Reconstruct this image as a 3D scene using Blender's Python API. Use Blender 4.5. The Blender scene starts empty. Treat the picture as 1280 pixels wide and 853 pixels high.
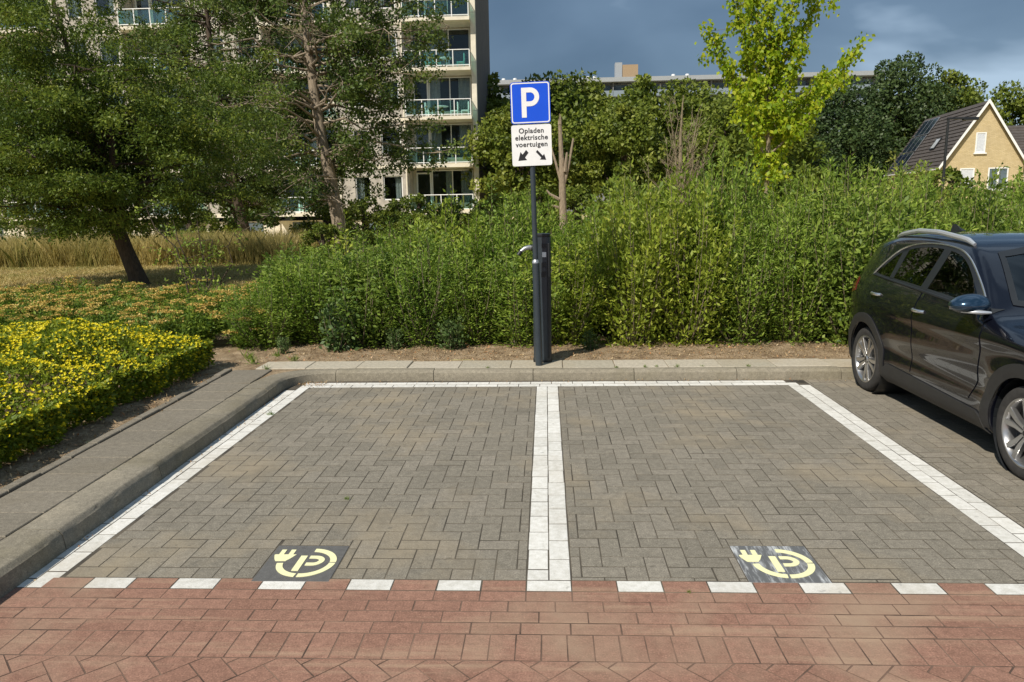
import bpy, bmesh, math, random
import numpy as np
from mathutils import Vector, Matrix, noise
from mathutils.geometry import delaunay_2d_cdt
R_ = math.radians
PI = math.pi
scene = bpy.context.scene
col = scene.collection
# ------------------------------------------------------------------ camera
YAW, PITCH, ROLL = .0482, .1783, -.0172
CAMP = np.array([0.0, -3.0931, 1.6899])
def cam_axes():
    cy, sy, cp, sp, cr, sr = math.cos(YAW), math.sin(YAW), math.cos(PITCH), math.sin(PITCH), math.cos(ROLL), math.sin(ROLL)
    f = np.array([-sy*cp, cy*cp, -sp]); r = np.array([cy, sy, 0]); u = np.cross(r, f)
    return cr*r+sr*u, -sr*r+cr*u, f
cr_, cu_, cf_ = cam_axes()
cam = bpy.data.cameras.new('camera'); camo = bpy.data.objects.new('camera', cam); col.objects.link(camo)
cam.lens = 25.827; cam.sensor_width = 36; cam.clip_end = 3000; cam.clip_start = .05
M4 = Matrix.Identity(4)
for i in range(3):
    M4[i][0], M4[i][1], M4[i][2], M4[i][3] = cr_[i], cu_[i], -cf_[i], CAMP[i]
camo.matrix_world = M4
scene.camera = camo
# ------------------------------------------------------------------ sky and sun
SUN_EL, SUN_AZ = R_(46), R_(217)          # azimuth clockwise from +Y
wd = bpy.data.worlds.new('World'); scene.world = wd; wd.use_nodes = True
nt = wd.node_tree; N = nt.nodes; L = nt.links; N.clear()
out = N.new('ShaderNodeOutputWorld'); bg = N.new('ShaderNodeBackground'); bg.inputs['Strength'].default_value = .12
sky = N.new('ShaderNodeTexSky'); sky.sky_type = 'NISHITA'; sky.sun_disc = False
sky.sun_elevation = SUN_EL; sky.sun_rotation = SUN_AZ
tc = N.new('ShaderNodeTexCoord'); mp = N.new('ShaderNodeMapping'); mp.inputs['Scale'].default_value = (1, 1, 2.6)
mp.inputs['Location'].default_value = (2.4, .2, .1)
n1 = N.new('ShaderNodeTexNoise'); n1.inputs['Scale'].default_value = 2.4; n1.inputs['Detail'].default_value = 5; n1.inputs['Roughness'].default_value = .42
n1.inputs['Distortion'].default_value = .35
rp = N.new('ShaderNodeValToRGB'); e = rp.color_ramp.elements
e[0].position = .36; e[0].color = (.42, .76, 1.22, 1); e[1].position = .60; e[1].color = (2.6, 3.4, 4.3, 1)
m_ = e.new(.52); m_.color = (.80, 1.26, 1.84, 1)
mx = N.new('ShaderNodeMix'); mx.data_type = 'RGBA'; mx.inputs[0].default_value = .86
L.new(tc.outputs['Generated'], mp.inputs[0]); L.new(mp.outputs[0], n1.inputs['Vector']); L.new(n1.outputs[0], rp.inputs[0])
L.new(sky.outputs[0], mx.inputs[6]); L.new(rp.outputs[0], mx.inputs[7]); L.new(mx.outputs[2], bg.inputs[0]); L.new(bg.outputs[0], out.inputs[0])
sl = bpy.data.lights.new('sun', 'SUN'); sl.energy = 4.3; sl.angle = R_(.5); sl.color = (1, .93, .82)
so = bpy.data.objects.new('sun', sl); col.objects.link(so)
sdir = Vector((math.sin(SUN_AZ)*math.cos(SUN_EL), math.cos(SUN_AZ)*math.cos(SUN_EL), math.sin(SUN_EL)))
so.rotation_euler = sdir.to_track_quat('Z', 'Y').to_euler(); so.location = (-20, -25, 30)
vs = scene.view_settings; vs.view_transform = 'Standard'; vs.look = 'None'; vs.gamma = 1; vs.exposure = 0.42; vs.use_curve_mapping = False

# ------------------------------------------------------------------ helpers
rnd = random.Random(7)
def link(o, parent=None):
    col.objects.link(o)
    if parent is not None: o.parent = parent
    return o
def tag(o, label=None, cat=None, group=None, kind=None):
    if label: o['label'] = label
    if cat: o['category'] = cat
    if group: o['group'] = group
    if kind: o['kind'] = kind
    return o
def empty(name, loc=(0, 0, 0), rz=0, label=None, cat=None, group=None):
    o = bpy.data.objects.new(name, None); o.empty_display_size = .2; o.location = loc; o.rotation_euler = (0, 0, rz)
    col.objects.link(o); return tag(o, label, cat, group)
def copy_tree(o, parent=None):
    c = o.copy(); link(c, parent)
    for ch in list(o.children): copy_tree(ch, c)
    return c
def np_mesh(name, V, F, mat=None, smooth=False, attr=None):
    """V (n,3), F (m,k) all same k"""
    V = np.asarray(V, np.float32); F = np.asarray(F, np.int32)
    me = bpy.data.meshes.new(name); k = F.shape[1]
    me.vertices.add(len(V)); me.vertices.foreach_set('co', V.ravel())
    me.loops.add(F.size); me.loops.foreach_set('vertex_index', F.ravel())
    me.polygons.add(len(F)); me.polygons.foreach_set('loop_start', np.arange(0, F.size, k, dtype=np.int32))
    me.update(calc_edges=True)
    me.polygons.foreach_set('use_smooth', np.full(len(F), bool(smooth)))
    if attr is not None:
        a = me.attributes.new('rnd', 'FLOAT', 'POINT'); a.data.foreach_set('value', np.asarray(attr, np.float32))
    if mat: me.materials.append(mat)
    return me
class MB:
    def __init__(s): s.v = []; s.f = []
    def add(s, vs_, fs_):
        n = len(s.v); s.v += [tuple(p) for p in vs_]; s.f += [tuple(i+n for i in f) for f in fs_]; return s
    def box(s, x0, x1, y0, y1, z0, z1):
        return s.add([(x0, y0, z0), (x1, y0, z0), (x1, y1, z0), (x0, y1, z0), (x0, y0, z1), (x1, y0, z1), (x1, y1, z1), (x0, y1, z1)],
                     [(3, 2, 1, 0), (4, 5, 6, 7), (0, 1, 5, 4), (1, 2, 6, 5), (2, 3, 7, 6), (3, 0, 4, 7)])
    def prism(s, poly, fn, t0, t1):
        """poly list of 2d, fn(u,v,t)->xyz"""
        n = len(poly)
        vs_ = [fn(u, v, t0) for u, v in poly]+[fn(u, v, t1) for u, v in poly]
        return s.add(vs_, [tuple(range(n-1, -1, -1)), tuple(range(n, 2*n))]+[(i, (i+1) % n, n+(i+1) % n, n+i) for i in range(n)])
    def tube(s, pts, rad, seg=8, cap=True, flat=None):
        pts = [Vector(p) for p in pts]; n = len(pts)
        if not hasattr(rad, '__len__'): rad = [rad]*n
        rings = []; up = None
        for i, p in enumerate(pts):
            d = (pts[min(i+1, n-1)]-pts[max(i-1, 0)]); d = d.normalized() if d.length > 1e-9 else Vector((0, 0, 1))
            if up is None: up = Vector((0, 0, 1)) if abs(d.z) < .9 else Vector((1, 0, 0))
            a = d.cross(up); a = a.normalized() if a.length > 1e-6 else d.orthogonal().normalized(); b = a.cross(d); up = b
            fl = flat or (1, 1)
            rings.append([p+a*rad[i]*fl[0]*math.cos(t)+b*rad[i]*fl[1]*math.sin(t) for t in [2*PI*j/seg for j in range(seg)]])
        vs_ = [v for r in rings for v in r]
        fs_ = [(i*seg+j, i*seg+(j+1) % seg, (i+1)*seg+(j+1) % seg, (i+1)*seg+j) for i in range(n-1) for j in range(seg)]
        if cap: fs_ += [tuple(range(seg-1, -1, -1)), tuple((n-1)*seg+j for j in range(seg))]
        return s.add(vs_, fs_)
    def lathe(s, prof, fn, seg=32, closed=False):
        """prof list of (r,h); fn(r,ang,h)->xyz"""
        n = len(prof); vs_ = [fn(r, 2*PI*j/seg, h) for r, h in prof for j in range(seg)]
        m = n if closed else n-1
        return s.add(vs_, [(i*seg+j, i*seg+(j+1) % seg, ((i+1) % n)*seg+(j+1) % seg, ((i+1) % n)*seg+j) for i in range(m) for j in range(seg)])
    def mesh(s, name, mat=None, smooth=False, bevel=0):
        me = bpy.data.meshes.new(name); me.from_pydata([tuple(p) for p in s.v], [], s.f)
        bm = bmesh.new(); bm.from_mesh(me); bmesh.ops.recalc_face_normals(bm, faces=bm.faces)
        if bevel: bmesh.ops.bevel(bm, geom=[e_ for e_ in bm.edges if len(e_.link_faces) == 2 and e_.calc_face_angle() > .5], offset=bevel, segments=2, affect='EDGES', profile=.6)
        if smooth:
            for f in bm.faces: f.smooth = True
            for e_ in bm.edges:
                if len(e_.link_faces) == 2 and e_.calc_face_angle() > .7: e_.smooth = False
        bm.to_mesh(me); bm.free()
        if mat: me.materials.append(mat)
        return me
    def build(s, name, mat, parent=None, smooth=False, bevel=0):
        return link(bpy.data.objects.new(name, s.mesh(name, mat, smooth, bevel)), parent)
def O(name, me, parent=None, loc=(0, 0, 0), rot=None):
    o = bpy.data.objects.new(name, me); o.location = loc
    if rot: o.rotation_euler = rot
    return link(o, parent)

# ------------------------------------------------------------------ materials
def newmat(name):
    m = bpy.data.materials.new(name); m.use_nodes = True; t = m.node_tree
    return m, t, t.nodes, t.links, t.nodes['Principled BSDF']
def nd(t, typ, **kw):
    n = t.nodes.new(typ)
    for k, v in kw.items():
        if k in n.inputs: n.inputs[k].default_value = v
        else: setattr(n, k, v)
    return n
def ramp(t, src, stops):
    r = t.nodes.new('ShaderNodeValToRGB'); el = r.color_ramp.elements
    while len(el) < len(stops): el.new(.5)
    for q, (p, c) in zip(el, stops):
        q.position = p; q.color = (c[0], c[1], c[2], 1) if hasattr(c, '__len__') else (c, c, c, 1)
    t.links.new(src, r.inputs[0]); return r.outputs[0]
def mixc(t, f, a, b, mode='MIX'):
    m = t.nodes.new('ShaderNodeMix'); m.data_type = 'RGBA'; m.blend_type = mode
    for s, k in ((f, 0), (a, 6), (b, 7)):
        if isinstance(s, (int, float)): m.inputs[k].default_value = s if k == 0 else (s, s, s, 1)
        elif isinstance(s, tuple): m.inputs[k].default_value = (*s, 1)
        else: t.links.new(s, m.inputs[k])
    return m.outputs[2]
def math_(t, op, a, b=None):
    m = t.nodes.new('ShaderNodeMath'); m.operation = op
    for i, s in enumerate((a, b)):
        if s is None: continue
        if isinstance(s, (int, float)): m.inputs[i].default_value = s
        else: t.links.new(s, m.inputs[i])
    return m.outputs[0]
def wpos(t, scale=(1, 1, 1)):
    g = t.nodes.new('ShaderNodeNewGeometry'); m = t.nodes.new('ShaderNodeMapping'); m.inputs['Scale'].default_value = scale
    t.links.new(g.outputs['Position'], m.inputs[0]); return m.outputs[0]
def opos(t, scale=(1, 1, 1)):
    g = t.nodes.new('ShaderNodeTexCoord'); m = t.nodes.new('ShaderNodeMapping'); m.inputs['Scale'].default_value = scale
    t.links.new(g.outputs['Object'], m.inputs[0]); return m.outputs[0]
def noise_(t, vec, scale, detail=3, rough=.55):
    n = nd(t, 'ShaderNodeTexNoise', Scale=scale, Detail=detail, Roughness=rough); t.links.new(vec, n.inputs['Vector']); return n.outputs[0]
def bump(t, b, h, strength=.3, dist=.01):
    n = nd(t, 'ShaderNodeBump', Strength=strength, Distance=dist); t.links.new(h, n.inputs['Height']); t.links.new(n.outputs[0], b.inputs['Normal'])
def rnd_src(t):
    oi = t.nodes.new('ShaderNodeObjectInfo'); at = t.nodes.new('ShaderNodeAttribute'); at.attribute_name = 'rnd'
    return math_(t, 'FRACT', math_(t, 'ADD', oi.outputs['Random'], at.outputs['Fac']))
def plain(name, c, rough=.6, metal=0, coat=0, vary=.12, nscale=8, bmp=0, bscale=120, spec=.5):
    m, t, n, l, b = newmat(name)
    f = noise_(t, wpos(t), nscale, 4)
    lo = tuple(x*(1-vary) for x in c); hi = tuple(min(1, x*(1+vary)) for x in c)
    l.new(ramp(t, f, [(.3, lo), (.7, hi)]), b.inputs['Base Color'])
    b.inputs['Roughness'].default_value = rough; b.inputs['Metallic'].default_value = metal; b.inputs['Coat Weight'].default_value = coat
    b.inputs['Specular IOR Level'].default_value = spec
    if bmp: bump(t, b, noise_(t, wpos(t), bscale, 3), bmp, .005)
    return m
def stone(name, c1, c2, c3, stain=(.36, .29, .18), stain_amt=.35, speck=1.0, streak=None, dark=0):
    """concrete paver: per-piece tint, aggregate speckle, large stains"""
    m, t, n, l, b = newmat(name); w = wpos(t)
    base = ramp(t, rnd_src(t), [(0, c1), (.5, c2), (1, c3)])
    sp = noise_(t, w, 130, 2, .7)
    base = mixc(t, math_(t, 'MULTIPLY', ramp(t, sp, [(.36, 1.), (.46, 0)]), .55*speck), base, tuple(x*.45 for x in c2))
    base = mixc(t, math_(t, 'MULTIPLY', ramp(t, sp, [(.56, 0), (.68, 1.)]), .6*speck), base, tuple(min(.8, x*1.9) for x in c2))
    mid = noise_(t, w, 28, 4)
    base = mixc(t, .55, base, ramp(t, mid, [(.3, .35), (.7, .65)]), 'OVERLAY')
    st = ramp(t, noise_(t, w, 1.1, 6, .6), [(.5, 0), (.72, 1)])
    base = mixc(t, math_(t, 'MULTIPLY', st, stain_amt), base, stain)
    if dark:
        dk = ramp(t, noise_(t, w, 2.3, 7, .65), [(.54, 0), (.74, 1)]); base = mixc(t, math_(t, 'MULTIPLY', dk, dark), base, tuple(x*.55 for x in c2))
        sp2 = ramp(t, noise_(t, wpos(t, (1, 1, 1)), 17, 2, .5), [(.68, 0), (.73, 1)]); base = mixc(t, math_(t, 'MULTIPLY', sp2, .5), base, tuple(x*.5 for x in c2))
    if streak:
        s2 = ramp(t, noise_(t, wpos(t, (.3, 5, 1)), 2.2, 6, .65), [(.52, 0), (.7, 1)])
        base = mixc(t, math_(t, 'MULTIPLY', s2, streak[1]), base, streak[0])
    l.new(base, b.inputs['Base Color']); b.inputs['Roughness'].default_value = .88; b.inputs['Specular IOR Level'].default_value = .25
    bump(t, b, math_(t, 'ADD', sp, mid), .55, .003)
    return m
def leafmat(name, cols, trans=.35, rough=.5, spec=.3):
    m, t, n, l, b = newmat(name)
    at = t.nodes.new('ShaderNodeAttribute'); at.attribute_name = 'rnd'
    oi = t.nodes.new('ShaderNodeObjectInfo')
    c = ramp(t, at.outputs['Fac'], [(i/(len(cols)-1), q) for i, q in enumerate(cols)])
    c = mixc(t, .35, c, ramp(t, oi.outputs['Random'], [(0, (.40, .46, .40)), (1, (.60, .55, .5))]), 'OVERLAY')
    l.new(c, b.inputs['Base Color']); b.inputs['Roughness'].default_value = rough; b.inputs['Specular IOR Level'].default_value = spec
    tr = t.nodes.new('ShaderNodeBsdfTranslucent'); l.new(mixc(t, .5, c, (.5, .62, .1), 'MIX') if False else c, tr.inputs[0])
    ms = t.nodes.new('ShaderNodeMixShader'); ms.inputs[0].default_value = trans
    o = n['Material Output']; l.new(b.outputs[0], ms.inputs[1]); l.new(tr.outputs[0], ms.inputs[2]); l.new(ms.outputs[0], o.inputs[0])
    return m
def barkmat(name, c1, c2):
    m, t, n, l, b = newmat(name); v = opos(t, (6, 6, 1.2))
    f = noise_(t, v, 5, 6, .65)
    l.new(ramp(t, f, [(.3, c1), (.7, c2)]), b.inputs['Base Color']); b.inputs['Roughness'].default_value = .9
    bump(t, b, f, .9, .03); return m
def glassmat(name, tint, alpha_mix=.5, rough=.03):
    """thin pane: part mirror, part see-through"""
    m, t, n, l, b = newmat(name); o = n['Material Output']
    tr = t.nodes.new('ShaderNodeBsdfTransparent'); tr.inputs[0].default_value = (*tint, 1)
    gl = nd(t, 'ShaderNodeBsdfGlossy', Roughness=rough); gl.inputs[0].default_value = (.9, .95, .95, 1)
    fr = nd(t, 'ShaderNodeFresnel', IOR=1.5)
    fac = math_(t, 'ADD', math_(t, 'MULTIPLY', fr.outputs[0], .55), alpha_mix)
    ms = t.nodes.new('ShaderNodeMixShader'); l.new(fac, ms.inputs[0]); l.new(tr.outputs[0], ms.inputs[1]); l.new(gl.outputs[0], ms.inputs[2])
    l.new(ms.outputs[0], o.inputs[0]); return m
M = {}
M['grey_brick'] = stone('grey_brick', (.168, .152, .122), (.190, .172, .138), (.212, .191, .155), stain=(.30, .245, .165), stain_amt=.7, dark=.5)
M['red_brick'] = stone('red_brick', (.215, .117, .083), (.236, .130, .093), (.257, .143, .103), stain=(.30, .215, .15), stain_amt=.9, speck=.8, streak=((.37, .265, .18), .6))
M['white_brick'] = stone('white_brick', (.54, .53, .49), (.58, .57, .53), (.63, .62, .58), stain=(.40, .35, .27), stain_amt=.6, speck=.35, dark=.35)
M['kerb'] = stone('kerb_concrete', (.20, .178, .135), (.22, .195, .148), (.24, .214, .165), stain=(.15, .13, .075), stain_amt=.7, speck=.8, dark=.5)
M['slab'] = stone('slab_concrete', (.33, .30, .235), (.37, .335, .265), (.40, .36, .29), stain=(.34, .27, .17), stain_amt=.5, speck=.5)
M['slab_grey'] = stone('slab_grey', (.165, .147, .116), (.18, .16, .126), (.195, .173, .137), stain=(.14, .115, .075), stain_amt=.5, speck=.8)
M['joint'] = plain('joint_sand', (.075, .063, .046), .95, vary=.7, nscale=3)
M['joint_red'] = plain('joint_sand_red', (.125, .078, .055), .95, vary=.7, nscale=5)
def soilmat():
    m, t, n, l, b = newmat('soil'); w = wpos(t)
    f = noise_(t, w, 7, 8, .7); g = noise_(t, w, 60, 4, .7)
    c = ramp(t, f, [(.3, (.15, .10, .06)), (.5, (.32, .235, .145)), (.7, (.48, .37, .25))])
    c = mixc(t, .7, c, ramp(t, g, [(.3, .25), (.7, .75)]), 'OVERLAY')
    l.new(c, b.inputs['Base Color']); b.inputs['Roughness'].default_value = .95; b.inputs['Specular IOR Level'].default_value = .1
    bump(t, b, math_(t, 'ADD', f, g), 1., .03); return m
M['soil'] = soilmat()
def lawnmat():
    m, t, n, l, b = newmat('dry_lawn'); w = wpos(t)
    f = noise_(t, w, .5, 8, .65); g = noise_(t, w, 9, 5, .7)
    c = ramp(t, f, [(.32, (.22, .22, .08)), (.46, (.42, .35, .16)), (.66, (.52, .42, .22))])
    c = mixc(t, .6, c, ramp(t, g, [(.3, .3), (.7, .7)]), 'OVERLAY')
    l.new(c, b.inputs['Base Color']); b.inputs['Roughness'].default_value = .95; bump(t, b, g, 1., .05); return m
M['lawn'] = lawnmat()
M['ground'] = plain('ground_far', (.14, .13, .06), .95, vary=.4, nscale=.2)
def roadmat():
    m, t, n, l, b = newmat('road_far'); w = wpos(t)
    bt = nd(t, 'ShaderNodeTexBrick', Scale=1.0); l.new(w, bt.inputs['Vector'])
    bt.inputs['Color1'].default_value = (.30, .13, .085, 1); bt.inputs['Color2'].default_value = (.37, .17, .11, 1); bt.inputs['Mortar'].default_value = (.1, .07, .05, 1)
    bt.inputs['Brick Width'].default_value = .205; bt.inputs['Row Height'].default_value = .1025; bt.inputs['Mortar Size'].default_value = .004
    l.new(bt.outputs[0], b.inputs['Base Color']); b.inputs['Roughness'].default_value = .9; return m
M['road_far'] = roadmat()
M['post'] = plain('dark_grey_paint', (.028, .038, .046), .42, vary=.15, coat=.1)
M['post_dark'] = plain('black_plastic', (.012, .014, .016), .45)
M['blue'] = plain('sign_blue', (.004, .075, .62), .35, vary=.03, coat=.3)
M['sign_white'] = plain('sign_white', (.74, .75, .74), .45, vary=.04)
M['sign_black'] = plain('sign_black', (.012, .012, .014), .5)
M['metal'] = plain('galvanised', (.45, .46, .47), .4, .8)
M['tile_dark'] = plain('marking_plate', (.10, .098, .094), .75, vary=.15, nscale=30, bmp=.3, bscale=400)
def scuffmat():
    m, t, n, l, b = newmat('marking_plate_scuffed'); w = wpos(t, (28, 4, 1))
    f = noise_(t, w, 1.6, 5, .7); g = noise_(t, wpos(t), 6, 3)
    k = math_(t, 'MULTIPLY', ramp(t, f, [(.48, 0), (.68, 1)]), ramp(t, g, [(.35, .25), (.6, 1)]))
    l.new(mixc(t, k, (.105, .108, .11), (.55, .57, .58)), b.inputs['Base Color']); b.inputs['Roughness'].default_value = .7; return m
M['tile_scuff'] = scuffmat()
M['tile_yellow'] = plain('marking_yellow', (.74, .72, .42), .6, vary=.05, nscale=40)
M['bark_dark'] = barkmat('bark_dark', (.035, .024, .016), (.10, .07, .045))
M['bark_grey'] = barkmat('bark_grey', (.17, .135, .095), (.36, .29, .21))
M['bark_pale'] = barkmat('bark_pale', (.13, .10, .07), (.36, .285, .205))
M['bark_twig'] = barkmat('bark_twig', (.15, .12, .075), (.27, .22, .145))
M['leaf_t1'] = leafmat('leaf_feathery', [(.045, .080, .012), (.092, .145, .020), (.155, .21, .030), (.26, .30, .045)], .4)
M['leaf_t2'] = leafmat('leaf_alder', [(.040, .070, .014), (.080, .125, .024), (.13, .175, .036), (.20, .23, .05)], .35)
M['leaf_bg'] = leafmat('leaf_wood', [(.065, .10, .014), (.12, .165, .02), (.18, .22, .03), (.24, .27, .045)], .35)
M['leaf_dark'] = leafmat('leaf_dark', [(.028, .052, .016), (.052, .085, .024), (.085, .125, .035)], .25)
M['leaf_lime'] = leafmat('leaf_lime', [(.13, .22, .008), (.25, .36, .012), (.36, .44, .02), (.44, .45, .03)], .5)
M['leaf_hedge'] = leafmat('leaf_hedge', [(.085, .150, .02), (.165, .255, .032), (.26, .355, .05), (.39, .46, .09)], .4)
M['leaf_hedge2'] = leafmat('leaf_hedge_broad', [(.11, .165, .018), (.205, .275, .028), (.31, .375, .045), (.43, .46, .08)], .4)
M['leaf_hedge3'] = leafmat('leaf_hedge_deep', [(.08, .14, .022), (.15, .225, .034), (.22, .30, .05), (.31, .37, .07)], .4)
M['leaf_pale'] = leafmat('leaf_pale', [(0.168, 0.200, 0.032), (0.294, 0.326, 0.063), (0.420, 0.441, 0.126)], .45)
M['leaf_weed'] = leafmat('leaf_weed', [(.060, .105, .032), (.105, .165, .05), (.15, .21, .075)], .3)
M['leaf_hyper'] = leafmat('leaf_hypericum', [(.075, .130, .012), (.15, .215, .018), (.24, .29, .024), (.36, .38, .03)], .4)
M['petal'] = leafmat('petal_yellow', [(.62, .50, .008), (.72, .61, .012), (.78, .70, .025)], .3)
M['umbel'] = leafmat('flower_umbel', [(.40, .26, .06), (.56, .39, .10), (.66, .50, .16)], .25)
M['leaf_per'] = leafmat('leaf_perennial', [(0.076, 0.145, 0.020), (0.153, 0.238, 0.031), (0.255, 0.340, 0.043)], .4)
M['straw'] = leafmat('meadow_grass', [(.18, .20, .05), (.36, .30, .10), (.48, .39, .15), (.56, .45, .20)], .35)
M['lawn_blade'] = leafmat('lawn_blade', [(.24, .25, .08), (.44, .36, .15), (.54, .43, .22)], .3)
M['litter'] = leafmat('litter', [(.16, .10, .05), (.32, .22, .12), (.45, .34, .2), (.38, .16, .06)], .1)
M['concrete_wall'] = plain('exposed_aggregate', (.40, .365, .315), .9, vary=.22, nscale=3, bmp=.4, bscale=40)
M['white_conc'] = plain('pale_concrete', (.68, .62, .50), .8, vary=.1, nscale=2)
M['end_wall'] = plain('end_wall_cladding', (.135, .115, .10), .85, vary=.15, nscale=1.5)
M['white_frame'] = plain('white_frame', (.75, .75, .73), .5, vary=.04)
M['pane'] = glassmat('window_pane', (.75, .80, .80), .02)
M['bal_glass'] = glassmat('balcony_glass', (.70, .93, .89), .05, .2)
M['curtain'] = plain('curtain', (.72, .71, .68), .9, vary=.12, nscale=6)
M['dark_room'] = plain('room_wall', (.10, .09, .08), .9)
M['teal'] = plain('teal_panel', (.10, .30, .28), .5)
M['door_dark'] = plain('door_leaf', (.09, .10, .10), .5)
M['yellow_wall'] = None
def ybrick():
    m, t, n, l, b = newmat('yellow_brickwork'); w = opos(t)
    cmb = nd(t, 'ShaderNodeMapping'); cmb.inputs['Rotation'].default_value = (R_(90), 0, 0); l.new(w, cmb.inputs[0])
    bt = nd(t, 'ShaderNodeTexBrick', Scale=1.0); l.new(cmb.outputs[0], bt.inputs['Vector'])
    bt.inputs['Color1'].default_value = (.46, .36, .19, 1); bt.inputs['Color2'].default_value = (.54, .43, .245, 1); bt.inputs['Mortar'].default_value = (.33, .27, .17, 1)
    bt.inputs['Brick Width'].default_value = .22; bt.inputs['Row Height'].default_value = .075; bt.inputs['Mortar Size'].default_value = .008
    l.new(mixc(t, .3, bt.outputs[0], ramp(t, noise_(t, w, 1.2, 5), [(.3, .35), (.7, .65)]), 'OVERLAY'), b.inputs['Base Color']); b.inputs['Roughness'].default_value = .9; return m
M['yellow_wall'] = ybrick()
def tilemat():
    m, t, n, l, b = newmat('roof_tile'); w = opos(t)
    f = noise_(t, w, 3, 5); l.new(ramp(t, f, [(.3, (.050, .042, .038)), (.7, (.085, .072, .064))]), b.inputs['Base Color'])
    b.inputs['Roughness'].default_value = .8; return m
M['roof'] = tilemat()
M['solar'] = plain('solar_cell', (.010, .016, .035), .12, vary=.1, coat=.5)
M['alu'] = plain('aluminium', (.55, .56, .57), .35, .9)
M['far_wall'] = plain('far_block_wall', (.17, .175, .18), .8, vary=.1, nscale=.3)
M['shaft'] = plain('roof_shaft', (.33, .235, .14), .9)
M['far_par'] = plain('far_block_parapet', (.20, .245, .29), .5)
M['far_roof'] = plain('far_block_roof', (.30, .32, .34), .6)
M['far_glass'] = plain('far_block_glass', (.10, .13, .15), .15, vary=.4, nscale=.35)
M['paint'] = None
def carpaint():
    m, t, n, l, b = newmat('car_paint'); b.inputs['Base Color'].default_value = (.0035, .0042, .008, 1)
    f = noise_(t, opos(t), 6, 3); l.new(ramp(t, f, [(.3, .17), (.7, .24)]), b.inputs['Roughness'])
    b.inputs['Metallic'].default_value = 0; b.inputs['Specular IOR Level'].default_value = .15; b.inputs['Coat Weight'].default_value = 1; b.inputs['Coat Roughness'].default_value = .03; return m
M['paint'] = carpaint()
M['cladding'] = plain('cladding_plastic', (.020, .0195, .019), .55, vary=.15, nscale=20)
M['tyre'] = plain('tyre_rubber', (.028, .026, .024), .85, vary=.25, nscale=25, bmp=.2)
M['alloy'] = plain('alloy_rim', (.46, .46, .46), .28, .9, vary=.08)
M['rim_dark'] = plain('rim_pocket', (.03, .03, .03), .4, .5)
M['chrome'] = plain('chrome', (.62, .62, .62), .22, .9, vary=.02)
M['satin'] = plain('satin_rail', (.62, .64, .66), .33, .65, vary=.03)
M['car_glass'] = glassmat('car_glass', (.22, .26, .25), .05, .01)
M['car_glass_dark'] = glassmat('car_privacy_glass', (.05, .055, .055), .06, .01)
M['interior'] = plain('car_interior', (.022, .022, .024), .8)
M['red_lens'] = plain('tail_lens', (.12, .008, .008), .12, coat=.6)
M['clear_lens'] = plain('head_lens', (.55, .57, .6), .1, coat=.8)
M['mirror_sky_tint'] = plain('mirror_cap', (.014, .040, .075), .2, .6, coat=1)  # sky reflection on the cap put into its blue base colour

# ------------------------------------------------------------------ ground sheets
def sheet(name, polys, z, mat):
    mb = MB()
    for pl in polys: mb.add([(x, y, z) for x, y in pl], [tuple(range(len(pl)))])
    return tag(mb.build(name, mat), kind='structure')
sheet('ground', [[(-900, -900), (900, -900), (900, 900), (-900, 900)]], -.12, M['ground'])
road = sheet('road', [[(-40, -60), (40, -60), (40, -1.6), (-40, -1.6)], [(-40, -1.6), (-4.2, -1.6), (-4.2, -.45), (-40, -.45)], [(4.2, -1.6), (40, -1.6), (40, -.0), (4.2, -.0)]], -.008, M['road_far'])
sheet('paving_bed', [[(-2.7, -.05), (8, -.05), (8, 4.2), (-2.7, 4.2)]], -.0016, M['joint'])
sheet('road_bed', [[(-4.25, -1.65), (4.25, -1.65), (4.25, -.05), (-4.25, -.05)], [(-4.25, -.05), (-2.7, -.05), (-2.7, -.0), (-4.25, -.0)]], -.0016, M['joint_red'])
sheet('lawn', [[(-400, -.9), (-3.2, -.9), (-3.2, 4.6), (-400, 4.6)], [(-400, 4.6), (400, 4.6), (400, 420), (-400, 420)]], .085, M['lawn'])
def fbm(x, y, s, o=4): return noise.fractal(Vector((x*s, y*s, 3.1)), 1, 2, o)
def grid_sheet(name, x0, x1, y0, y1, dx, mat, zf, mask=None):
    nx = int((x1-x0)/dx)+1; ny = int((y1-y0)/dx)+1; V = []; F = []
    for j in range(ny):
        for i in range(nx):
            x = x0+(x1-x0)*i/(nx-1); y = y0+(y1-y0)*j/(ny-1); V.append((x, y, zf(x, y)))
    for j in range(ny-1):
        for i in range(nx-1):
            a = j*nx+i
            if mask is None or mask(V[a][0]+dx/2, V[a][1]+dx/2): F.append((a, a+1, a+nx+1, a+nx))
    return tag(O(name, np_mesh(name, V, F, mat, True)), kind='structure')
def soil_z(x, y):
    z = .108+.022*fbm(x, y, 1.7)+.010*fbm(x, y, 9, 2)
    if y > 4.5 and x > -3.3: z -= .03*max(0, 1-(y-4.5)/.25)
    elif x > -3.6: z -= .03*max(0, 1-(-3.16-x)/.2) if x < -3.16 else .03
    return z
soil = grid_sheet('soil_bed', -6.4, 8.2, -.6, 9.2, .06, M['soil'], soil_z, lambda x, y: (y > 4.5 and x > -3.3) or (x < -3.14 and y < 6.2) or (y > 4.5 and x > -5))

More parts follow.
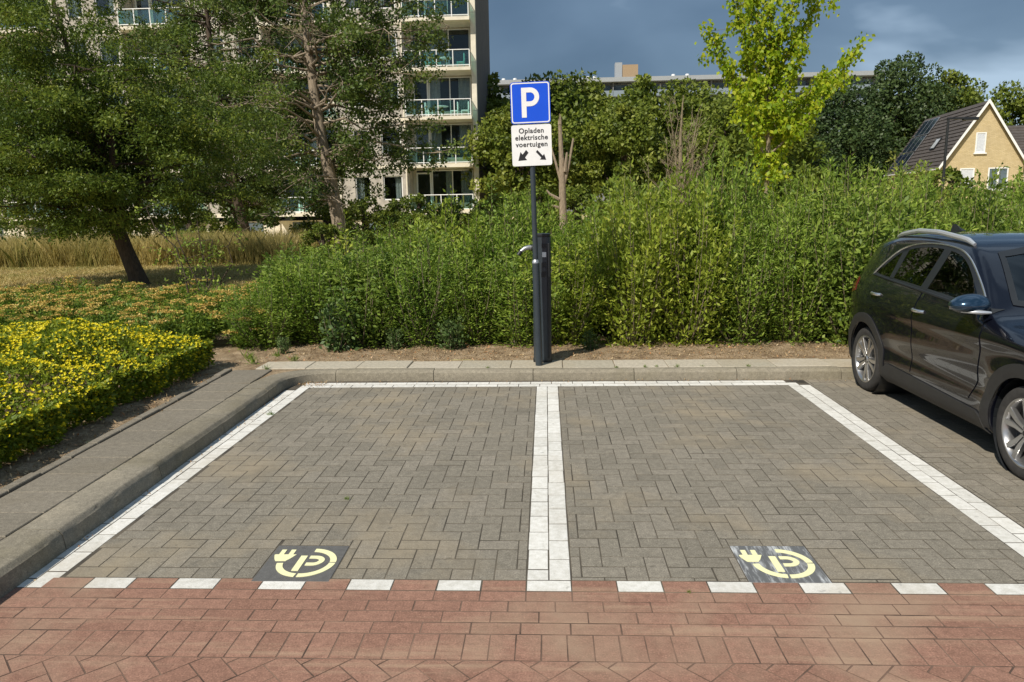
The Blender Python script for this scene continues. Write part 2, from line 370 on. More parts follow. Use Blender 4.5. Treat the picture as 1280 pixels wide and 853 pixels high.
# ------------------------------------------------------------------ paving
BM_ = {}
def brick_geo(w, h, d=.05, ch=.0006):
    V = []
    for z, i in ((-d, 0), (-ch, 0), (0, ch)):
        V += [(-w/2+i, -h/2+i, z), (w/2-i, -h/2+i, z), (w/2-i, h/2-i, z), (-w/2+i, h/2-i, z)]
    F = [(8, 9, 10, 11)]
    for k in (0, 4):
        for i in range(4): F.append((k+i, k+(i+1) % 4, k+4+(i+1) % 4, k+4+i))
    return V, F
def brick_mesh(name, w, h, mat, d=.05, ch=.0006):
    key = (name, round(w, 3), round(h, 3), mat.name)
    if key not in BM_:
        V, F = brick_geo(w, h, d, ch); BM_[key] = np_mesh(name, V, F, mat)
    return BM_[key]
def vis_rank(x, y):
    d = np.array([x, y, 0])-CAMP; z = d@cf_
    if z < .2: return 999
    u = (d@cr_)/z; v = (d@cu_)/z
    return z+(0 if abs(u) < .72 and abs(v) < .49 else 100)
def lay(parent, name, bricks, mat, gap=.0062, limit=300, dz=.0003, tilt=.0008):
    """bricks: (cx,cy,w,h,rot)"""
    bricks = sorted(bricks, key=lambda b: vis_rank(b[0], b[1])); Vs = []; Fs = []; A = []; n = 0
    for k, (cx, cy, w, h, rz) in enumerate(bricks):
        g = gap*rnd.uniform(.75, 1.35); w2, h2 = max(.012, w-g), max(.012, h-g)
        if abs(rz) < .1: h2 = max(.012, h-g*1.35)
        z = rnd.gauss(0, dz)+.0012*noise.noise(Vector((cx*1.1, cy*1.1, 0))); tx, ty = rnd.gauss(0, tilt), rnd.gauss(0, tilt*.6); rz2 = rz+rnd.gauss(0, .004)
        if k < limit:
            w2 = round(w2*333)/333; h2 = round(h2*333)/333
            O(name, brick_mesh(name, w2, h2, mat), parent, (cx, cy, z), (tx, ty, rz2))
        else:
            V, F = brick_geo(w2, h2); c, s = math.cos(rz2), math.sin(rz2)
            V = [(cx+c*a-s*b, cy+s*a+c*b, z+q+ty*-a+tx*b) for a, b, q in V]
            Vs += V; Fs += [tuple(i+n for i in f) for f in F]; A += [rnd.random()]*len(V); n += len(V)
    if Vs: tag(O(name, np_mesh(name+'_rest', Vs, Fs, mat, False, A), parent), kind='stuff')
BL, BW = .205, .1025
def herring(x0, x1, y0, y1, ox=0, oy=0):
    outb = []; w = BW
    for j in range(-2, int((y1-y0)/w)+3):
        for i in range(-2, int((x1-x0)/w)+3):
            m = (i-j) % 4
            if m == 0: r = (i, j, i+2, j+1)
            elif m == 3: r = (i, j, i+1, j+2)
            else: continue
            a, b, c, d = x0+ox+r[0]*w, y0+oy+r[1]*w, x0+ox+r[2]*w, y0+oy+r[3]*w
            a, c = max(a, x0), min(c, x1); b, d = max(b, y0), min(d, y1)
            if c-a > .025 and d-b > .025: outb.append(((a+c)/2, (b+d)/2, c-a, d-b, 0))
    return outb
XL, XR, YB = -2.325, 2.28, 3.80
def bay(name): return tag(empty(name), kind='structure')
MARKS = [(-1.205, .205), (1.095, .225)]
def nomark(bl):
    o = []
    for b in bl:
        hit = any(abs(b[0]-mx_) < .187+b[2]/2-.004 and abs(b[1]-my) < .187+b[3]/2-.004 for mx_, my in MARKS)
        if not hit: o.append(b); continue
        # trim around the plate
        for mx_, my in MARKS:
            x0, x1, y0, y1 = b[0]-b[2]/2, b[0]+b[2]/2, b[1]-b[3]/2, b[1]+b[3]/2; px0, px1, py0, py1 = mx_-.187, mx_+.187, my-.187, my+.187
            if x1 <= px0 or x0 >= px1 or y1 <= py0 or y0 >= py1: continue
            for (a, c, d, e_) in ((x0, min(x1, px0), y0, y1), (max(x0, px1), x1, y0, y1), (max(x0, px0), min(x1, px1), y0, min(y1, py0)), (max(x0, px0), min(x1, px1), max(y0, py1), y1)):
                if c-a > .015 and e_-d > .015: o.append(((a+c)/2, (d+e_)/2, c-a, e_-d, 0))
    return o
lay(bay('parking_bay'), 'brick', nomark(herring(XL, -BW-.002, .05, YB, .02, 0)), M['grey_brick'])
lay(bay('parking_bay'), 'brick', nomark(herring(BW+.002, XR, .05, YB, .05, .03)), M['grey_brick'])
lay(bay('parking_bay'), 'brick', herring(XR+.21, 6.2, .05, 4.03, .03, .05), M['grey_brick'])
mk = bay('bay_marking'); wb = []
def colm(x, y0, y1, off):
    y = y0-off; o = []
    while y < y1:
        a, b = max(y, y0), min(y+BL, y1)
        if b-a > .03: o.append((x, (a+b)/2, BW, b-a, 0))
        y += BL
    return o
lay(mk, 'white_brick', colm(-BW/2, .05, YB, .1025)+colm(BW/2, .05, YB, 0), M['white_brick'])
lay(mk, 'white_brick', colm(XL-BW/2, -.05, YB+.1, .05)+colm(XL-BW*1.5, -.05, YB-.1, .12), M['white_brick'])
lay(mk, 'white_brick', colm(XR+BW/2, .05, YB, .0)+colm(XR+BW*1.5, .05, YB, .1), M['white_brick'])
rowb = []
for k in range(-11, 12): rowb += [(k*BL+.03, YB+.05, BL, .1, 0)]
for k in range(-11, 12): rowb += [(k*BL-.06, YB+.15, BL, .09, 0)]
lay(mk, 'white_brick', [b for b in rowb if b[0] > XL-.05], M['white_brick'])
rd = []; wh = []
for k in range(-20, 21):
    x = k*BL
    if k % 2 == 0:
        if x > XL-.3: wh.append((x, 0, BL, .1, 0))
        else: rd.append((x, 0, BL, .1, 0))
    else: rd.append((x, 0, BL, .1, 0))
wh = [b for b in wh if b[0] > -2.2]
lay(mk, 'white_brick', wh, M['white_brick'])
rd = [b for b in rd if not (-2.6 < b[0] < XL+.06)]
y = -.05
for r in range(4):
    for k in range(-20, 21): rd.append((k*BL+(.1 if r % 2 else 0)+.03*r, y-.0425, BL, .085, 0))
    y -= .085
for k in range(-39, 40): rd.append((k*BW+.02, y-.0875, BW, .175, 0))
y -= .175
YH = y
c45 = math.cos(PI/4); edge_b = []
for (cx, cy, w, h, _) in herring(-4, 4, -4, 4):
    X, Y = c45*(cx-cy), c45*(cx+cy)-1.4
    if abs(X) > 4.1 or Y < -1.55: continue
    cs_ = [(c45*((cx+p)-(cy+q)), c45*((cx+p)+(cy+q))-1.4) for p, q in ((-w/2, -h/2), (w/2, -h/2), (w/2, h/2), (-w/2, h/2))]
    if max(q[1] for q in cs_) <= YH: rd.append((X, Y, w, h, PI/4)); continue
    if min(q[1] for q in cs_) >= YH-.02: continue
    m = [((a-X)*.955+X, (b-Y)*.955+Y) for a, b in cs_]; pl = []
    for (a, b), (c, d) in zip(m, m[1:]+m[:1]):
        if b <= YH-.004: pl.append((a, b))
        if (b <= YH-.004) != (d <= YH-.004): t_ = (YH-.004-b)/(d-b); pl.append((a+(c-a)*t_, YH-.004))
    if len(pl) > 2: edge_b.append(pl)
rd = [b for b in rd if not (b[0] < -2.42 and b[1] > -.04)]
lay(road, 'brick', rd, M['red_brick'], tilt=.0008, gap=.0055)
for pl in edge_b: MB().prism(pl, lambda u, v, t: (u, v, t), -.05, -.0002).build('brick', M['red_brick'], road)
# side paving left of the kerb mouth
# ------------------------------------------------------------------ kerbs
def kerb_path():
    """foot line of the kerb with outward normal, arc length param"""
    P = []
    for i in range(9):
        a = PI*.5*i/8; P.append((-3.05+.6*math.sin(a)*1.0, -.9+.6*(1-math.cos(a))))       # curve from -X to +Y
    P = [(-5.5, -.9)]+[(-3.07+.6*math.sin(a), -.3-.6*math.cos(a)) for a in [PI/2*i/8 for i in range(9)]]
    xs = -2.47
    P += [(-2.47-.08*(y_/3.7), y_) for y_ in (0, 1, 2, 3, 3.7)]
    P += [(-2.20-.35*math.cos(a), 3.72+.35*math.sin(a)) for a in [PI/2*i/8 for i in range(1, 9)]]
    P += [(x_, 4.07-.012*(x_+2.2)) for x_ in (-1, 0, 2, 4, 8.2)]
    return P
KP = kerb_path()
cum = [0]
for a, b in zip(KP, KP[1:]): cum.append(cum[-1]+math.dist(a, b))
def kp(s):
    s = max(0, min(cum[-1]-1e-6, s))
    i = max(k for k in range(len(cum)-1) if cum[k] <= s); t = (s-cum[i])/(cum[i+1]-cum[i])
    x = KP[i][0]+(KP[i+1][0]-KP[i][0])*t; y_ = KP[i][1]+(KP[i+1][1]-KP[i][1])*t
    a, b = kp0(s-.04), kp0(s+.04); d = Vector((b[0]-a[0], b[1]-a[1])).normalized()
    return x, y_, (-d.y, d.x)
def kp0(s):
    s = max(0, min(cum[-1]-1e-6, s)); i = max(k for k in range(len(cum)-1) if cum[k] <= s); t = (s-cum[i])/(cum[i+1]-cum[i])
    return KP[i][0]+(KP[i+1][0]-KP[i][0])*t, KP[i][1]+(KP[i+1][1]-KP[i][1])*t
kerb = tag(empty('kerb'), kind='structure')
s_corner = cum[KP.index(next(q for q in KP if q[1] > 3.69))]
s = 0
while s < cum[-1]-.1:
    corner = s_corner-.15 < s < s_corner+.6
    ln = .3 if corner else 1.0
    e_ = min(s+ln, cum[-1]); mb = MB(); n = max(2, int((e_-s)/.07)); rings = []
    hz = rnd.gauss(0, .002)
    for i in range(n+1):
        q = s+.003+(e_-s-.006)*i/n; x, y_, nn = kp(q)
        t = max(0, min(1, (q-s_corner+.1)/.7)); wd_ = .24*(1-t)+.13*t; ht = .112*(1-t)+.10*t
        prof = [(0, -.1), (0, 0), (.012, ht*.75), (.022, ht-.02), (.032, ht-.007), (.045, ht), (wd_-.006, ht+.002), (wd_, ht-.004), (wd_, -.1)]
        rings.append([(x+nn[0]*(a+.004*noise.noise(Vector((q*9, j*1.7, 1)))), y_+nn[1]*(a+.004*noise.noise(Vector((q*9, j*1.7, 1)))), b+hz+.003*noise.noise(Vector((q*7, j, 4)))) for j, (a, b) in enumerate(prof)])
    m = len(rings[0])
    mb.add([v for r in rings for v in r], [(i*m+j, (i+1)*m+j, (i+1)*m+j+1, i*m+j+1) for i in range(n) for j in range(m-1)]+[tuple(range(m)), tuple(n*m+j for j in range(m-1, -1, -1))])
    mb.build('kerb_stone', M['kerb'], kerb, smooth=True)
    s = e_
# pavement strips behind the kerb
pv = tag(empty('pavement'), kind='structure')
def slab(cx, cy, w, h, mat, z=.104, rz=0, nm='paving_slab', th=.05):
    V, F = brick_geo(w-.006, h-.006, th, .005)
    O(nm, np_mesh(nm, V, F, mat), pv, (cx, cy, z+rnd.gauss(0, .0025)), (rnd.gauss(0, .0025), rnd.gauss(0, .0025), rz+rnd.gauss(0, .004)))
x = -3.02
for k in range(21):
    w = .53; cx = x+w/2; slab(cx, 4.385-.012*(cx+2.2), w, .36, M['slab'], rz=-.012); x += w
y = -.35; k = 0
while y < 4.1:
    cx = -2.93-.08*(y/3.7); slab(cx, y+.15, .40, .3, M['slab_grey'], z=.106, rz=.02); slab(cx-.25, y+.15, .075, .3, M['slab_grey'], z=.112, rz=.02, nm='edging_stone', th=.09); y += .3
tag(MB().add([(-3.28, -.9, .094), (-2.75, -.75, .094), (-2.6, -.2, .094), (-2.68, 3.75, .094), (-2.3, 4.2, .094), (8.2, 4.08, .094), (8.2, 4.62, .094), (-3.28, 4.62, .094)], [(0, 1, 2, 3, 7), (3, 4, 5, 6, 7)]).build('pavement_bed', M['soil']), kind='structure')

# ------------------------------------------------------------------ charging bay floor plates
def floor_plate(cx, cy, mat, label):
    t = empty('road_marking', (cx, cy, 0), 0, label, 'road marking', 'charging symbols set in the bays')
    V, F = brick_geo(.37, .37, .04, .003); O('plate', np_mesh('plate', V, F, mat), t, (0, 0, .001))
    S = .37; Z = lambda u, v, z: ((u-.5)*S, (v-.5)*S, z)
    def pr(name, polys):
        mb = MB()
        for p in polys: mb.prism(p, Z, .0005, .0035)
        mb.build(name, M['tile_yellow'], t)
    C = (.555, .50)
    def arc(a0, a1, r0, r1, n=18):
        return [[(C[0]+r0*math.cos(a), C[1]+r0*math.sin(a)), (C[0]+r1*math.cos(a), C[1]+r1*math.sin(a)), (C[0]+r1*math.cos(b), C[1]+r1*math.sin(b)), (C[0]+r0*math.cos(b), C[1]+r0*math.sin(b))]
                for a, b in [(R_(a0+(a1-a0)*i/n), R_(a0+(a1-a0)*(i+1)/n)) for i in range(n)]]
    pr('ring_arc', arc(-176, -97, .305, .39)); pr('ring_arc', arc(-92, -2, .305, .39)); pr('ring_arc', arc(3, 88, .305, .39))
    pr('plug_symbol', [[(.05, .70), (.085, .60), (.30, .60), (.35, .72), (.06, .72)], [(.085, .5995), (.12, .535), (.26, .535), (.30, .5995)], [(.105, .7205), (.17, .7205), (.17, .86), (.105, .86)], [(.235, .7205), (.30, .7205), (.30, .86), (.235, .86)]])
    bowl = []; B0 = (.635, .55)
    for i in range(12):
        a, b = R_(-90+180*i/12), R_(-90+180*(i+1)/12)
        bowl.append([(B0[0]+.07*math.cos(a), B0[1]+.06*math.sin(a)), (B0[0]+.145*math.cos(a), B0[1]+.135*math.sin(a)), (B0[0]+.145*math.cos(b), B0[1]+.135*math.sin(b)), (B0[0]+.07*math.cos(b), B0[1]+.06*math.sin(b))])
    bowl += [[(.555, .61), (.635, .61), (.635, .685), (.555, .685)], [(.555, .415), (.635, .415), (.635, .49), (.555, .49)]]
    pr('letter', [[(.425, .27), (.515, .27), (.515, .685), (.425, .685)]]+bowl)
floor_plate(*MARKS[0], M['tile_dark'], 'dark floor plate with yellow plug and P symbol, clean, in bay beside corner kerb')
floor_plate(*MARKS[1], M['tile_scuff'], 'floor plate with yellow plug and P symbol, scuffed white, in bay beside car')

# ------------------------------------------------------------------ sign and charging post
def text_mesh(body, size, offset=0):
    cu = bpy.data.curves.new('txt', 'FONT'); cu.body = body; cu.size = size; cu.align_x = 'CENTER'; cu.align_y = 'CENTER'; cu.extrude = .001; cu.offset = offset; cu.resolution_u = 6
    cu.space_character = 1.08
    o = bpy.data.objects.new('txt', cu); col.objects.link(o); bpy.context.view_layer.update()
    me = bpy.data.meshes.new_from_object(o.evaluated_get(bpy.context.evaluated_depsgraph_get())); bpy.data.objects.remove(o); return me
def rrect(w, h, r, n=6):
    P = []
    for cx, cy, a0 in ((w/2-r, h/2-r, 0), (-w/2+r, h/2-r, 90), (-w/2+r, -h/2+r, 180), (w/2-r, -h/2+r, 270)):
        P += [(cx+r*math.cos(R_(a0+90*i/n)), cy+r*math.sin(R_(a0+90*i/n))) for i in range(n+1)]
    return P
sg = empty('parking_sign', (-.082, 4.27, .1), 0, 'blue P parking sign with white electric charging panel on dark pole', 'sign'); sg.rotation_euler = (0, R_(-1.25), 0)
fy = lambda yy: (lambda u, v, t: (u, yy+t, v))
MB().tube([(0, 0, -.15), (0, 0, 1.05)], .036, 20).build('pole', M['post'], sg, True)
MB().tube([(0, 0, 1.05), (0, 0, 1.07), (0, 0, 1.085)], [.037, .036, .026], 20).build('pole_collar', M['metal'], sg, True)
MB().tube([(0, 0, 1.08), (0, 0, 2.76)], .0255, 20).build('pole', M['post'], sg, True)
Z1, Z2 = 2.585, 2.19
pp = MB().prism(rrect(.38, .385, .028), lambda u, v, t: (u, -.034+t, v+Z1), 0, .012).build('sign_plate', M['blue'], sg)
o_, i_ = rrect(.366, .371, .024), rrect(.346, .351, .018)
brd = MB(); n = len(o_)
brd.add([(u, -.0355, v+Z1) for u, v in o_]+[(u, -.0355, v+Z1) for u, v in i_], [(k, (k+1) % n, n+(k+1) % n, n+k) for k in range(n)])
brd.build('border', M['sign_white'], pp)
lp = MB(); w = .047; LX = -.085; LZ = Z1-.135
lp.prism([(LX, LZ), (LX+w, LZ), (LX+w, LZ+.275), (LX, LZ+.275)], lambda u, v, t: (u, -.0362+t, v), 0, .001)
bc = (LX+.085, LZ+.275-.086)
for k in range(20):
    a, b = R_(-90+9*k), R_(-90+9*(k+1))
    lp.prism([(bc[0]+.041*math.cos(a), bc[1]+.041*math.sin(a)), (bc[0]+.086*math.cos(a), bc[1]+.086*math.sin(a)), (bc[0]+.086*math.cos(b), bc[1]+.086*math.sin(b)), (bc[0]+.041*math.cos(b), bc[1]+.041*math.sin(b))], lambda u, v, t: (u, -.0362+t, v), 0, .001)
for zz in (bc[1]-.086, bc[1]+.041): lp.prism([(LX+w, zz), (bc[0], zz), (bc[0], zz+.045), (LX+w, zz+.045)], lambda u, v, t: (u, -.0362+t, v), 0, .001)
lp.build('letter', M['sign_white'], pp)
p2 = MB().prism(rrect(.385, .385, .02), lambda u, v, t: (u, -.034+t, v+Z2), 0, .010).build('sign_panel', M['sign_white'], sg)
for k, wd_ in enumerate(('Opladen', 'elektrische', 'voertuigen')):
    o = O('lettering', text_mesh(wd_, .066, .0014), p2, (0, -.0345, Z2+.135-.064*k), (PI/2, 0, 0)); o.data.materials.clear(); o.data.materials.append(M['sign_black'])
for sx in (-1, 1):
    mb = MB(); d = Vector((sx*.78, -.62)).normalized(); nrm = Vector((-d.y, d.x)); a = Vector((sx*.045, -.055)); b = Vector((sx*.135, -.142))
    hw = .018 if sx < 0 else .012; hl = .07 if sx < 0 else .05; hh = .05 if sx < 0 else .034
    bb = b-d*hl
    mb.prism([tuple(q) for q in (a+nrm*hw, a-nrm*hw, bb-nrm*hw, bb+nrm*hw)], lambda u, v, t: (u, -.0352+t, v+Z2), 0, .001)
    mb.prism([tuple(q) for q in (bb+nrm*hh, bb-nrm*hh, b)], lambda u, v, t: (u, -.0352+t, v+Z2), 0, .001)
    mb.build('arrow', M['sign_black'], p2)
for zz in (Z1+.1, Z1-.1, Z2+.1, Z2-.1): MB().box(-.04, .04, -.022, .03, zz-.012, zz+.012).build('bracket', M['metal'], sg)
# charging post
cp_ = empty('charging_post', (-.045, 4.50, .1), 0, 'dark grey charging column with grey connector arm behind sign pole', 'charging post')
def stad(w, d, n=10):
    P = []
    for a0, cx in ((-90, w/2-d/2), (90, -(w/2-d/2))): P += [(cx+d/2*math.cos(R_(a0+180*i/n)), d/2*math.sin(R_(a0+180*i/n))) for i in range(n+1)]
    return P
cb = MB().prism(rrect(.188, .19, .055, 8), lambda u, v, t: (u, v, t), -.05, 1.30); cb.build('column', M['post'], cp_, True)
MB().prism(rrect(.178, .18, .05, 8), lambda u, v, t: (u, v, t), 1.3005, 1.335).build('top_cap', M['post_dark'], cp_, True, .006)
MB().prism(rrect(.198, .20, .06, 8), lambda u, v, t: (u, v, t), -.03, .03).build('foot', M['post_dark'], cp_, True)
MB().box(.056, .080, -.101, -.086, .05, 1.24).build('cover_strip', M['post_dark'], cp_, bevel=.004)
MB().box(-.006, .046, -.101, -.09, .9, 1.05).build('socket_panel', M['post_dark'], cp_, bevel=.004)
MB().box(.0, .045, -.099, -.09, 1.19, 1.235).build('display', M['sign_black'], cp_)
MB().box(.005, .045, -.0985, -.09, 1.10, 1.15).build('sticker', M['sign_white'], cp_); MB().tube([(.022, -.098, .975), (.022, -.107, .975)], .022, 16).build('socket', M['post'], cp_, True)
arm = MB().tube([(-.09, 0, 1.19), (-.13, -.01, 1.195), (-.175, -.02, 1.185), (-.215, -.03, 1.155)], [.026, .025, .022, .018], 12).build('connector_handle', M['metal'], cp_, True)
MB().tube([(-.21, -.03, 1.16), (-.24, -.035, 1.12)], [.021, .022], 12).build('connector_tip', M['post_dark'], arm, True)
MB().tube([(-.085, 0, 1.19), (-.105, 0, 1.19)], .036, 14).build('holster', M['post_dark'], cp_, True)

# ------------------------------------------------------------------ foliage helpers
def rng(seed): return np.random.default_rng(seed)
def unit(v): return v/np.maximum(1e-9, np.linalg.norm(v, axis=-1, keepdims=True))
def leaves(P, size, width, g, D=None, Nn=None, dj=.6, nj=.6, fold=.12, rv=None):
    """rhombic leaves; P (n,3) base points; D preferred direction; Nn preferred normal"""
    n = len(P); size = np.broadcast_to(size, (n,))*g.uniform(.65, 1.25, n)
    d = g.normal(size=(n, 3))*dj
    if D is not None: d = d+D
    d = unit(d)
    nn = g.normal(size=(n, 3))*nj+(np.array([0, 0, 1.]) if Nn is None else Nn)
    nn = unit(nn-d*(nn*d).sum(1, keepdims=True)); b = np.cross(d, nn)
    L_ = size[:, None]; W_ = L_*width
    V = np.stack([P, P+d*L_*.45+b*W_/2-nn*L_*fold*.3, P+d*L_-nn*L_*fold, P+d*L_*.45-b*W_/2-nn*L_*fold*.3], 1).reshape(-1, 3)
    F = np.arange(4*n).reshape(n, 4)
    r = g.random(n) if rv is None else np.clip(rv+g.normal(0, .18, n), 0, 1)
    return V, F, np.repeat(r, 4)
def cat(parts):
    V = []; F = []; A = []; n = 0
    for v, f, a in parts: V.append(v); F.append(f+n); A.append(a); n += len(v)
    return np.concatenate(V), np.concatenate(F), np.concatenate(A)
def tubes_into(mb, path, r0, r1, seg=6):
    n = len(path); mb.tube(path, [r0+(r1-r0)*i/(n-1) for i in range(n)], seg)
def wig(a, b, g, n=5, amt=.06, sag=0):
    a = np.array(a, float); b = np.array(b, float); L_ = np.linalg.norm(b-a); P = []
    for i in range(n+1):
        t = i/n; p = a+(b-a)*t
        if 0 < i < n: p = p+g.normal(size=3)*amt*L_*.5
        p[2] += sag*L_*math.sin(PI*t); P.append(tuple(p))
    return P
def clumps(C, rad, n_per, size, width, g, flat=.7, shell=.5, dj=.9, nj=.7, D=None):
    """leaf clumps: leaves toward the shell of small ellipsoids, normals facing out"""
    k = len(C); idx = np.repeat(np.arange(k), n_per); m = len(idx)
    dirs = unit(g.normal(size=(m, 3))); rr = (shell+(1-shell)*g.random(m)**.5)
    rads = np.broadcast_to(rad, (k,))[idx]*rr
    P = C[idx]+dirs*rads[:, None]*np.array([1, 1, flat])
    rv = np.clip(g.normal(.45, .2, k), 0, 1)[idx]
    return leaves(P, size, width, g, D=(dirs*.6 if D is None else D), Nn=dirs*.9+np.array([0, 0, .5]), dj=dj, nj=nj, rv=rv)

# ------------------------------------------------------------------ hedge shrubs
def shrub_proto(seed, h, w, stems, lps, mat, size=.062, width=.46, droop=0., bushy=.09):
    g = rng(seed); mb = MB(); parts = []
    for i in range(stems):
        a = g.uniform(0, 2*PI); r0 = .12*w*g.random()**.5; r1 = w*.5*g.random()**.55; hh = h*g.uniform(.62, 1.0)*(1-.22*(r1/(w*.5))**2)
        b0 = np.array([r0*math.cos(a), r0*math.sin(a), -.03]); a2 = a+g.normal(0, .5); tip = np.array([r1*math.cos(a2), r1*math.sin(a2), hh])
        mid = b0+(tip-b0)*.45+np.array([math.cos(a2), math.sin(a2), 0])*r1*.28
        path = []
        for t in np.linspace(0, 1, 7): path.append((1-t)**2*b0+2*t*(1-t)*mid+t*t*tip)
        mb.tube(path, [.008*(1-t*.8) for t in np.linspace(0, 1, 7)], 4)
        t = g.uniform(.02, 1.02, lps)**.85
        P = ((1-t)**2)[:, None]*b0+(2*t*(1-t))[:, None]*mid+(t*t)[:, None]*tip
        th = 1-.75*np.clip((t-.55)/.45, 0, 1)
        off = g.normal(size=(lps, 3))*bushy*th[:, None]; P = P+off
        P[:, 2] = np.maximum(P[:, 2], .02)
        dd = unit(off+1e-6)*.8+np.array([math.cos(a2)*.3, math.sin(a2)*.3, .8-droop])
        parts.append(leaves(P, size, width, g, D=dd, Nn=np.array([math.cos(a2)*.4, math.sin(a2)*.4-.2, .8]), dj=.45, nj=.5, rv=np.full(lps, np.clip(g.normal(.42, .18), 0, 1))))
    V, F, A = cat(parts)
    return np_mesh('foliage', V, F, mat, False, A), mb.mesh('stem', M['bark_twig'])
def shrub(me, name, loc, rz, sc, label, group, cat_='shrub', parts=('foliage', 'stem')):
    t = empty(name, loc, rz, label, cat_, group); t.scale = sc
    O(parts[0], me[0], t); O(parts[1], me[1], t); return t
hp = [shrub_proto(10, 1.75, 1.15, 50, 230, M['leaf_hedge'], size=.056, width=.33), shrub_proto(11, 1.75, 1.2, 34, 210, M['leaf_hedge2'], size=.062, width=.42, bushy=.11), shrub_proto(12, 1.75, 1.1, 46, 250, M['leaf_hedge'], size=.050, width=.32),
      shrub_proto(13, 1.75, 1.25, 40, 200, M['leaf_hedge3'], size=.070, width=.5, droop=.25, bushy=.10), shrub_proto(14, 1.8, 1.1, 42, 250, M['leaf_hedge'], size=.062, width=.34)]
g_ = rng(3)
ROWS = ['front row hedge shrub, leafy to the ground', 'middle row hedge shrub with upright shoots', 'back row hedge shrub, only its shoot tips showing']
def HLAB(row, x): return ROWS[row]+(', between golden perennials and charging post' if x < -.1 else ', between charging post and car' if x < 3 else ', behind the dark car')
def hedge_top(x):
    X = [-4.2, -3.6, -2.68, -1.85, -.83, .18, .78, 1.27, 2.16, 3.13, 3.71, 4.36, 5.03, 5.8, 9]
    Z = [.9, 1.15, 1.36, 1.5, 1.64, 1.62, 2.0, 2.2, 2.05, 1.95, 2.0, 2.12, 2.12, 2.0, 2.0]
    return float(np.interp(x, X, Z))
k = 0
for row, (y0, dx, off, hs) in enumerate(((5.50, .62, 0, .86), (6.1, .66, .3, .98), (6.9, .75, .1, 1.0))):
    x = -3.35+off
    while x < 7.6:
        h = hedge_top(x)*hs; sz = h/1.72*g_.uniform(.80, 1.16); sw = g_.uniform(.78, 1.12)
        shrub(hp[int(g_.integers(5))], 'hedge_shrub', (x+g_.normal(0, .06), y0+g_.normal(0, .07), .1), g_.uniform(0, 6.28), (sw, sw, sz), HLAB(row, x), 'hedge shrubs behind the bays'); k += 1
        x += dx
pale = shrub_proto(31, 2.5, .75, 16, 130, M['leaf_pale'], size=.07, bushy=.08)
shrub(pale, 'tall_shrub', (1.25, 6.75, .1), .4, (1, 1, .95), 'tall pale yellow-green shrub rising above the hedge near dead bare bush', None)
yel = shrub_proto(32, 2.35, 1.5, 34, 170, M['leaf_pale'], size=.07, bushy=.11)
shrub(yel, 'tall_shrub', (5.35, 8.4, .1), .4, (1.15, 1, 1.0), 'broad yellowish shrub poking above hedge in front of yellow brick house', None)
arch_ = shrub_proto(33, 2.3, 1.8, 18, 110, M['leaf_hedge'], size=.07, droop=.4, bushy=.08)
shrub(arch_, 'tall_shrub', (-.62, 6.9, .1), 1.2, (.8, .8, .93), 'open shrub with long loose shoots beside apartment block corner above hedge', None)
shrub(arch_, 'tall_shrub', (6.0, 7.4, .1), 2.2, (1.0, 1.0, .98), 'open shrub with long loose shoots behind dark car roof', None)
lng = shrub_proto(36, 2.35, 1.0, 11, 95, M['leaf_hedge2'], size=.075, width=.5, bushy=.07)
for x, y, sz, lab in [(.75, 6.6, .86, 'loose shrub with tall ragged shoots just past the charging post'), (1.75, 6.8, .92, 'loose shrub with tall ragged shoots in front of bare dead bush'), (3.05, 6.7, .88, 'loose shrub with tall ragged shoots under young lime green tree'), (4.0, 6.9, .95, 'loose shrub with tall ragged shoots in front of dark trees'), (-1.4, 6.5, .75, 'loose shrub with tall ragged shoots in front of apartment block balconies'), (-2.4, 6.4, .70, 'loose shrub with tall ragged shoots in front of grey trunked alder')]:
    shrub(lng, 'tall_shrub', (x, y, .1), x*3, (1, 1, sz), lab, None)
# weeds at the hedge foot
wp = [shrub_proto(50+i, .62, .42, 9, 60, M['leaf_weed'], size=.07, width=.6, bushy=.07) for i in range(2)]
for i, (x, y, s) in enumerate([(-2.42, 5.2, 1.0), (-1.1, 5.22, .7), (-1.75, 5.2, .45), (.5, 5.15, .4), (-3.0, 5.0, .35)]):
    shrub(wp[i % 2], 'weed', (x, y, .1), i*1.7, (s, s, s), 'bluish green broad-leaved weed at the foot of the hedge', 'weeds at hedge foot', 'weed', ('leaves', 'stem'))

